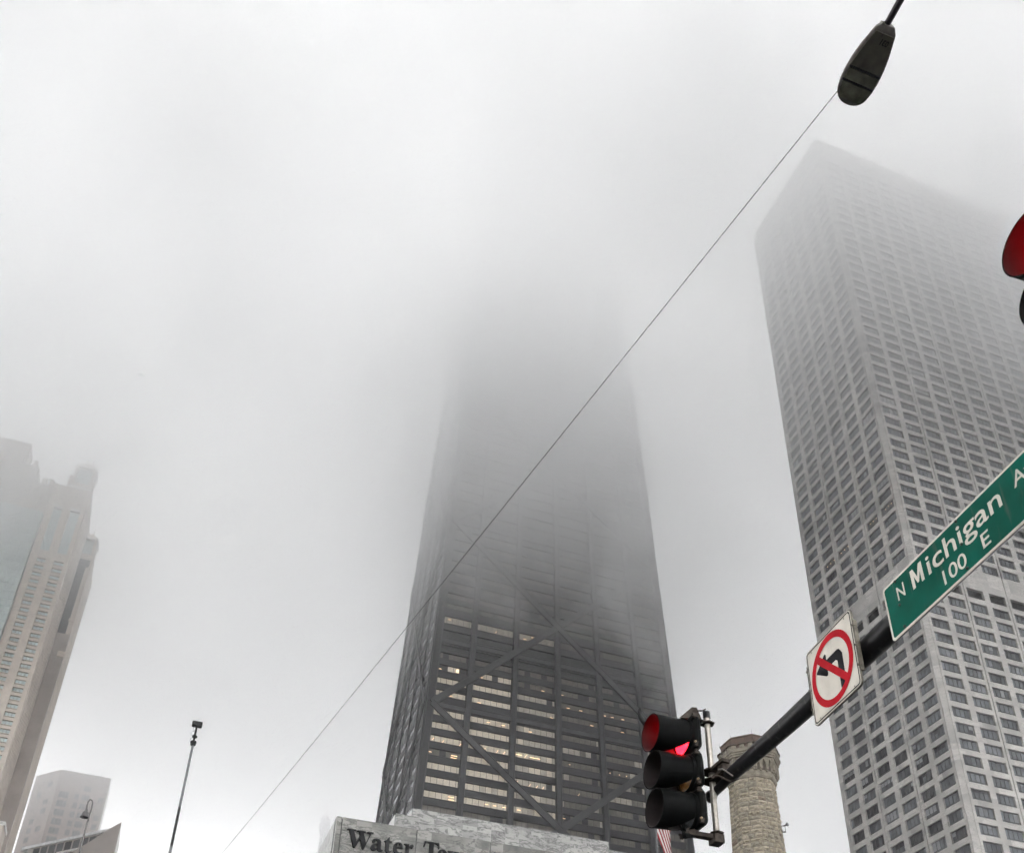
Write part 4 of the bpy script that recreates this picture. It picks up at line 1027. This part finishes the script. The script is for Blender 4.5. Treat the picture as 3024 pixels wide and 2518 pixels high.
# ================================================================= street name sign
def name_sign():
    ex = Vector((-.048, -.999, 0)).normalized(); up = Vector((0, 0, 1)); n = Vector((ex.y, -ex.x, 0))
    if n.x > 0: n = -n
    a = R(.75); ex2 = (ex*math.cos(a)+up*math.sin(a)); ez = up*math.cos(a)-ex*math.sin(a)
    O = Vector((3.86, 4.12, 5.192)); W_, H_ = 1.60, .392
    t = thing('street_sign', O, 'long green street name sign with white lettering reading N Michigan Av 100 E', 'street sign')
    def rr(w0, h0, w1, h1, r, n_=5):
        p = []
        for cx_, cy_, a0 in ((w1-r, h1-r, 0), (w0+r, h1-r, 90), (w0+r, h0+r, 180), (w1-r, h0+r, 270)):
            for k in range(n_+1): q = R(a0+90*k/n_); p.append((cx_+r*math.cos(q), cy_+r*math.sin(q)))
        return p
    m = MB(); m.prism(rr(-.012, 0, W_, H_, .022), O-n*.004, ex2, ez, n, .0045, M_signw); m.build('border', t)
    m = MB(); m.prism(rr(.004, .016, W_-.016, H_-.016, .014), O+n*.0007, ex2, ez, n, .0010, M_signg); m.build('sign_face', t)
    O2 = O+n*.0020
    def T(s, name, x0, x1, y0, y1, bold): 
        o = text_mesh(s, name, O2, ex2, ez, n, x0, x1, y0, y1, .0012, M_signw, t, bold)
        o['label'] = 'white letters %s' % s
    T('N', 'lettering', .112, .182, .222, .318, .004)
    T('ichigan', 'lettering', .402, 1.036, .156, .338, .006)
    mm = MB(); mm.prism([(.254, .338), (.280, .338), (.308, .262), (.336, .340), (.362, .340), (.362, .204), (.338, .204), (.338, .288), (.314, .222), (.302, .222), (.278, .286), (.278, .203), (.254, .203)][::-1], O2, ex2, ez, n, .0012, M_signw); mm.build('lettering', t)['label'] = 'white capital letter M'
    T('Av', 'lettering', 1.138, 1.285, .226, .322, .006)
    T('100', 'lettering', .503, .700, .052, .150, .004)
    T('E', 'lettering', .834, .896, .056, .150, .006)
    for u, v in ((.118, .366), (.114, .192), (.116, .030), (.700, .366), (.697, .200), (.690, .034), (1.36, .366), (1.36, .03)):
        m = MB(); m.lathe([(.001, .010), (.007, .009), (.0095, .004), (.010, 0)], O+ex2*u+ez*v+n*.0018, M_bolt, 8, ax=n); m.build('bolt', t)
    b = MB()
    for u in (.15, .75, 1.36):
        p = O+ex2*u; b.box((p.x+.006, p.y-.02, 5.30), (p.x+.06, p.y+.02, 5.52), M_rim)
    b.build('bracket', t)
name_sign()

# ================================================================= cobra-head street light
def street_light():
    z = 11.2
    t = thing('street_light', (4.30, -1.9, 0), 'grey cobra-head street light seen from below on a thin dark arm', 'street light')
    m = MB(); m.tube((4.30, -1.9, 0), (4.30, -1.9, 10.6), .12, .06, M_gun, 16); m.build('pole', t)
    m = MB(); m.path([(4.30, -1.9, 10.4), (4.31, -1.2, 11.0), (4.335, 1.5, 11.26), (4.38, 3.08, 11.26), (4.40, 3.40, 11.25)], [.05, .036, .033, .030, .029], M_purp, 14); m.build('arm', t)
    st = [(3.30, .064, .05), (3.345, .100, .065), (3.42, .120, .075), (3.52, .147, .085), (3.63, .166, .095), (3.74, .172, .10), (3.83, .166, .10), (3.90, .150, .092), (3.930, .136, .082), (3.955, .115, .07), (3.974, .088, .055), (3.986, .058, .04), (3.992, .02, .02)]
    cxl = lambda y: 4.400+.062*(y-3.33)/.65*.95
    nr = 20; vs = []; fs = []
    for y, w_, h in st:
        for k in range(nr+1):
            a = math.pi*k/nr; vs.append((cxl(y)+w_*math.cos(a), y, z+.03+h*math.sin(a)))
        vs.append((cxl(y)-w_, y, z+.004)); vs.append((cxl(y)+w_, y, z+.004))
    k2 = nr+3
    for i in range(len(st)-1):
        for k in range(k2): j = (k+1) % k2; fs.append((i*k2+k, i*k2+j, (i+1)*k2+j, (i+1)*k2+k))
    fs.append(tuple(range(k2))[::-1]); fs.append(tuple((len(st)-1)*k2+k for k in range(k2)))
    h = MB(); h.mesh(vs, fs, M_lampbody, True); h.build('lamp_head', t)
    # underside: door, bars and refractor
    def outline(y0, y1, ins):
        L_, R_ = [], []
        for k in range(13):
            y = y0+(y1-y0)*k/12
            for (ya, wa, _), (yb, wb, _) in zip(st[:-1], st[1:]):
                if ya <= y <= yb: w_ = wa+(wb-wa)*(y-ya)/(yb-ya)
            L_.append((cxl(y)-w_+ins, y)); R_.append((cxl(y)+w_-ins, y))
        return R_+L_[::-1]
    m = MB(); m.prism(outline(3.36, 3.675, .014), (0, 0, z-.008), (1, 0, 0), (0, 1, 0), (0, 0, 1), .011, M_lampunder); m.build('door_panel', t)
    for a, b in ((3.70, 3.795), (3.815, 3.95)):
        m = MB(); m.prism(outline(a, b, .02), (0, 0, z-.012), (1, 0, 0), (0, 1, 0), (0, 0, 1), .015, M_lens2); m.build('refractor', t)
    m = MB(); m.box((4.275, 3.682, z-.016), (4.590, 3.694, z+.003), M_gun); m.box((4.28, 3.80, z-.016), (4.60, 3.811, z+.003), M_gun); m.build('bar', t)
    o = text_mesh('031', 'number', (4.48, 3.40, z-.0085), (-1, 0, 0), (0, -1, 0), (0, 0, -1), 0, .075, -.05, 0, .0012, M_signk, t, .02); o['label'] = 'small dark number on the underside'
    m = MB(); m.box((4.33, 3.30, z+.01), (4.37, 3.36, z+.06), M_alu); m.build('latch', t)
street_light()
m = MB()
A = Vector((4.385, 3.36, 11.19)); B = Vector((1.87, 44.96, 18.60)); pts = [A.lerp(B, k/24)-Vector((0, 0, .10*math.sin(math.pi*k/24))) for k in range(25)]
m.path(pts, [.0040+.0045*k/24 for k in range(25)], M_wire, 8); tag(m.build('wire'), 'thin straight wire running down from the street light across the sky', 'wire')
t = thing('utility_pole', (1.87, 44.96, 0), 'plain grey pole holding the far end of the wire', 'pole')
m = MB(); m.tube((1.87, 44.96, 0), (1.87, 44.96, 18.62), .12, .08, M_polew, 14); m.build('pole', t)
m = MB(); m.tube((1.87, 44.96, 18.5), (1.87, 44.96, 18.58), .10, .10, M_dark, 14); m.build('collar', t)

# ================================================================= haze and low cloud
def vol_box(name, a, b):
    mb = MB(); mb.box(a, b, M_core); o = mb.build(name); o.data.materials.clear(); o['kind'] = 'stuff'; return o
HZ = vol_box('haze', (-1600, -1600, -2.2), (1600, 1600, 360))
hm = bpy.data.materials.new('haze_air'); hm.use_nodes = True; ht = hm.node_tree; ht.nodes.clear()
ho_ = ht.nodes.new('ShaderNodeOutputMaterial'); hv = ht.nodes.new('ShaderNodeVolumePrincipled')
hv.inputs['Color'].default_value = (.97, .975, .985, 1); hv.inputs['Density'].default_value = .00028; hv.inputs['Anisotropy'].default_value = .5
ht.links.new(hv.outputs[0], ho_.inputs['Volume']); HZ.data.materials.append(hm)
CL = vol_box('low_cloud', (-520, -260, 122), (700, 780, 310))
cm = bpy.data.materials.new('cloud_vapour'); cm.use_nodes = True; t = cm.node_tree; t.nodes.clear()
o = t.nodes.new('ShaderNodeOutputMaterial'); v = t.nodes.new('ShaderNodeVolumePrincipled')
v.inputs['Color'].default_value = (.988, .990, .992, 1); v.inputs['Anisotropy'].default_value = .6
gm = t.nodes.new('ShaderNodeNewGeometry'); sx = t.nodes.new('ShaderNodeSeparateXYZ'); t.links.new(gm.outputs['Position'], sx.inputs[0])
# large billows move the cloud base up and down
nb = N(t, 'ShaderNodeTexNoise'); nb.inputs['Scale'].default_value = 1/95; nb.inputs['Detail'].default_value = 0; t.links.new(gm.outputs['Position'], nb.inputs['Vector'])
nbm = N(t, 'ShaderNodeMapRange'); nbm.inputs[1].default_value = .3; nbm.inputs[2].default_value = .7; nbm.inputs[3].default_value = -5; nbm.inputs[4].default_value = 5; nbm.clamp = False
t.links.new(nb.outputs[0], nbm.inputs[0])
zz = N(t, 'ShaderNodeMath', operation='ADD'); t.links.new(sx.outputs[2], zz.inputs[0]); t.links.new(nbm.outputs[0], zz.inputs[1])
mr = N(t, 'ShaderNodeMapRange'); mr.inputs[1].default_value = 128; mr.inputs[2].default_value = 255; t.links.new(zz.outputs[0], mr.inputs[0])
pw = N(t, 'ShaderNodeMath', operation='POWER'); pw.inputs[1].default_value = 1.35; t.links.new(mr.outputs[0], pw.inputs[0])
nz = N(t, 'ShaderNodeTexNoise'); nz.inputs['Scale'].default_value = 1/34; nz.inputs['Detail'].default_value = 2
mpz = N(t, 'ShaderNodeMapping'); mpz.inputs['Scale'].default_value = (1, 1, .6); t.links.new(gm.outputs['Position'], mpz.inputs[0]); t.links.new(mpz.outputs[0], nz.inputs['Vector'])
m2 = N(t, 'ShaderNodeMapRange'); m2.inputs[1].default_value = .38; m2.inputs[2].default_value = .64; m2.inputs[3].default_value = .78; m2.inputs[4].default_value = 1.22; t.links.new(nz.outputs[0], m2.inputs[0])
mu = N(t, 'ShaderNodeMath', operation='MULTIPLY'); t.links.new(pw.outputs[0], mu.inputs[0]); t.links.new(m2.outputs[0], mu.inputs[1])
m3 = N(t, 'ShaderNodeMath', operation='MULTIPLY'); m3.inputs[1].default_value = .056; t.links.new(mu.outputs[0], m3.inputs[0])
fy = N(t, 'ShaderNodeMapRange', interpolation_type='SMOOTHSTEP'); fy.inputs[1].default_value = 760; fy.inputs[2].default_value = 400; t.links.new(sx.outputs[1], fy.inputs[0])
# wisps round the towers, and an overhead patch added to dim the sky top
acc = m3
nw = N(t, 'ShaderNodeTexNoise'); nw.inputs['Scale'].default_value = 1/21; nw.inputs['Detail'].default_value = 3; nw.inputs['Distortion'].default_value = 1.0; t.links.new(gm.outputs['Position'], nw.inputs['Vector'])
nwm = N(t, 'ShaderNodeMapRange'); nwm.inputs[1].default_value = .45; nwm.inputs[2].default_value = .62; nwm.inputs[3].default_value = .08; nwm.inputs[4].default_value = 1.9; t.links.new(nw.outputs[0], nwm.inputs[0])
for (c_, r_, d_, even) in (((114, 194, 168), (26, 28, 34), .034, 0), ((92, 194, 184), (44, 28, 26), .038, 0), ((76, 196, 172), (30, 26, 20), .034, 0), ((84, 205, 222), (62, 46, 42), .036, 0),
                           ((160, 100, 216), (38, 26, 40), .050, 0), ((118, 118, 264), (64, 50, 34), .034, 0), ((-64, 216, 188), (38, 28, 36), .08, 0),
                           ((88, 198, 184), (46, 24, 24), .016, 1), ((168, 106, 238), (44, 28, 34), .030, 1), ((-70, 222, 198), (34, 26, 34), .040, 1), ((35, 112, 292), (130, 80, 40), .016, 1)):
    a_ = N(t, 'ShaderNodeVectorMath', operation='SUBTRACT'); a_.inputs[1].default_value = c_; t.links.new(gm.outputs['Position'], a_.inputs[0])
    b_ = N(t, 'ShaderNodeVectorMath', operation='DIVIDE'); b_.inputs[1].default_value = r_; t.links.new(a_.outputs[0], b_.inputs[0])
    l_ = N(t, 'ShaderNodeVectorMath', operation='LENGTH'); t.links.new(b_.outputs[0], l_.inputs[0])
    f_ = N(t, 'ShaderNodeMapRange', interpolation_type='SMOOTHERSTEP'); f_.inputs[1].default_value = 1.5; f_.inputs[2].default_value = 0; f_.inputs[3].default_value = 0; f_.inputs[4].default_value = d_; t.links.new(l_.outputs['Value'], f_.inputs[0])
    g_ = N(t, 'ShaderNodeMath', operation='MULTIPLY'); t.links.new(f_.outputs[0], g_.inputs[0]); (g_.inputs[1].__setattr__('default_value', 1.0) if even else t.links.new(nwm.outputs[0], g_.inputs[1]))
    h_ = N(t, 'ShaderNodeMath', operation='ADD'); t.links.new(acc.outputs[0], h_.inputs[0]); t.links.new(g_.outputs[0], h_.inputs[1]); acc = h_
m4 = N(t, 'ShaderNodeMath', operation='MULTIPLY'); t.links.new(acc.outputs[0], m4.inputs[0]); t.links.new(fy.outputs[0], m4.inputs[1])
t.links.new(m4.outputs[0], v.inputs['Density']); t.links.new(v.outputs[0], o.inputs['Volume'])
CL.data.materials.append(cm)
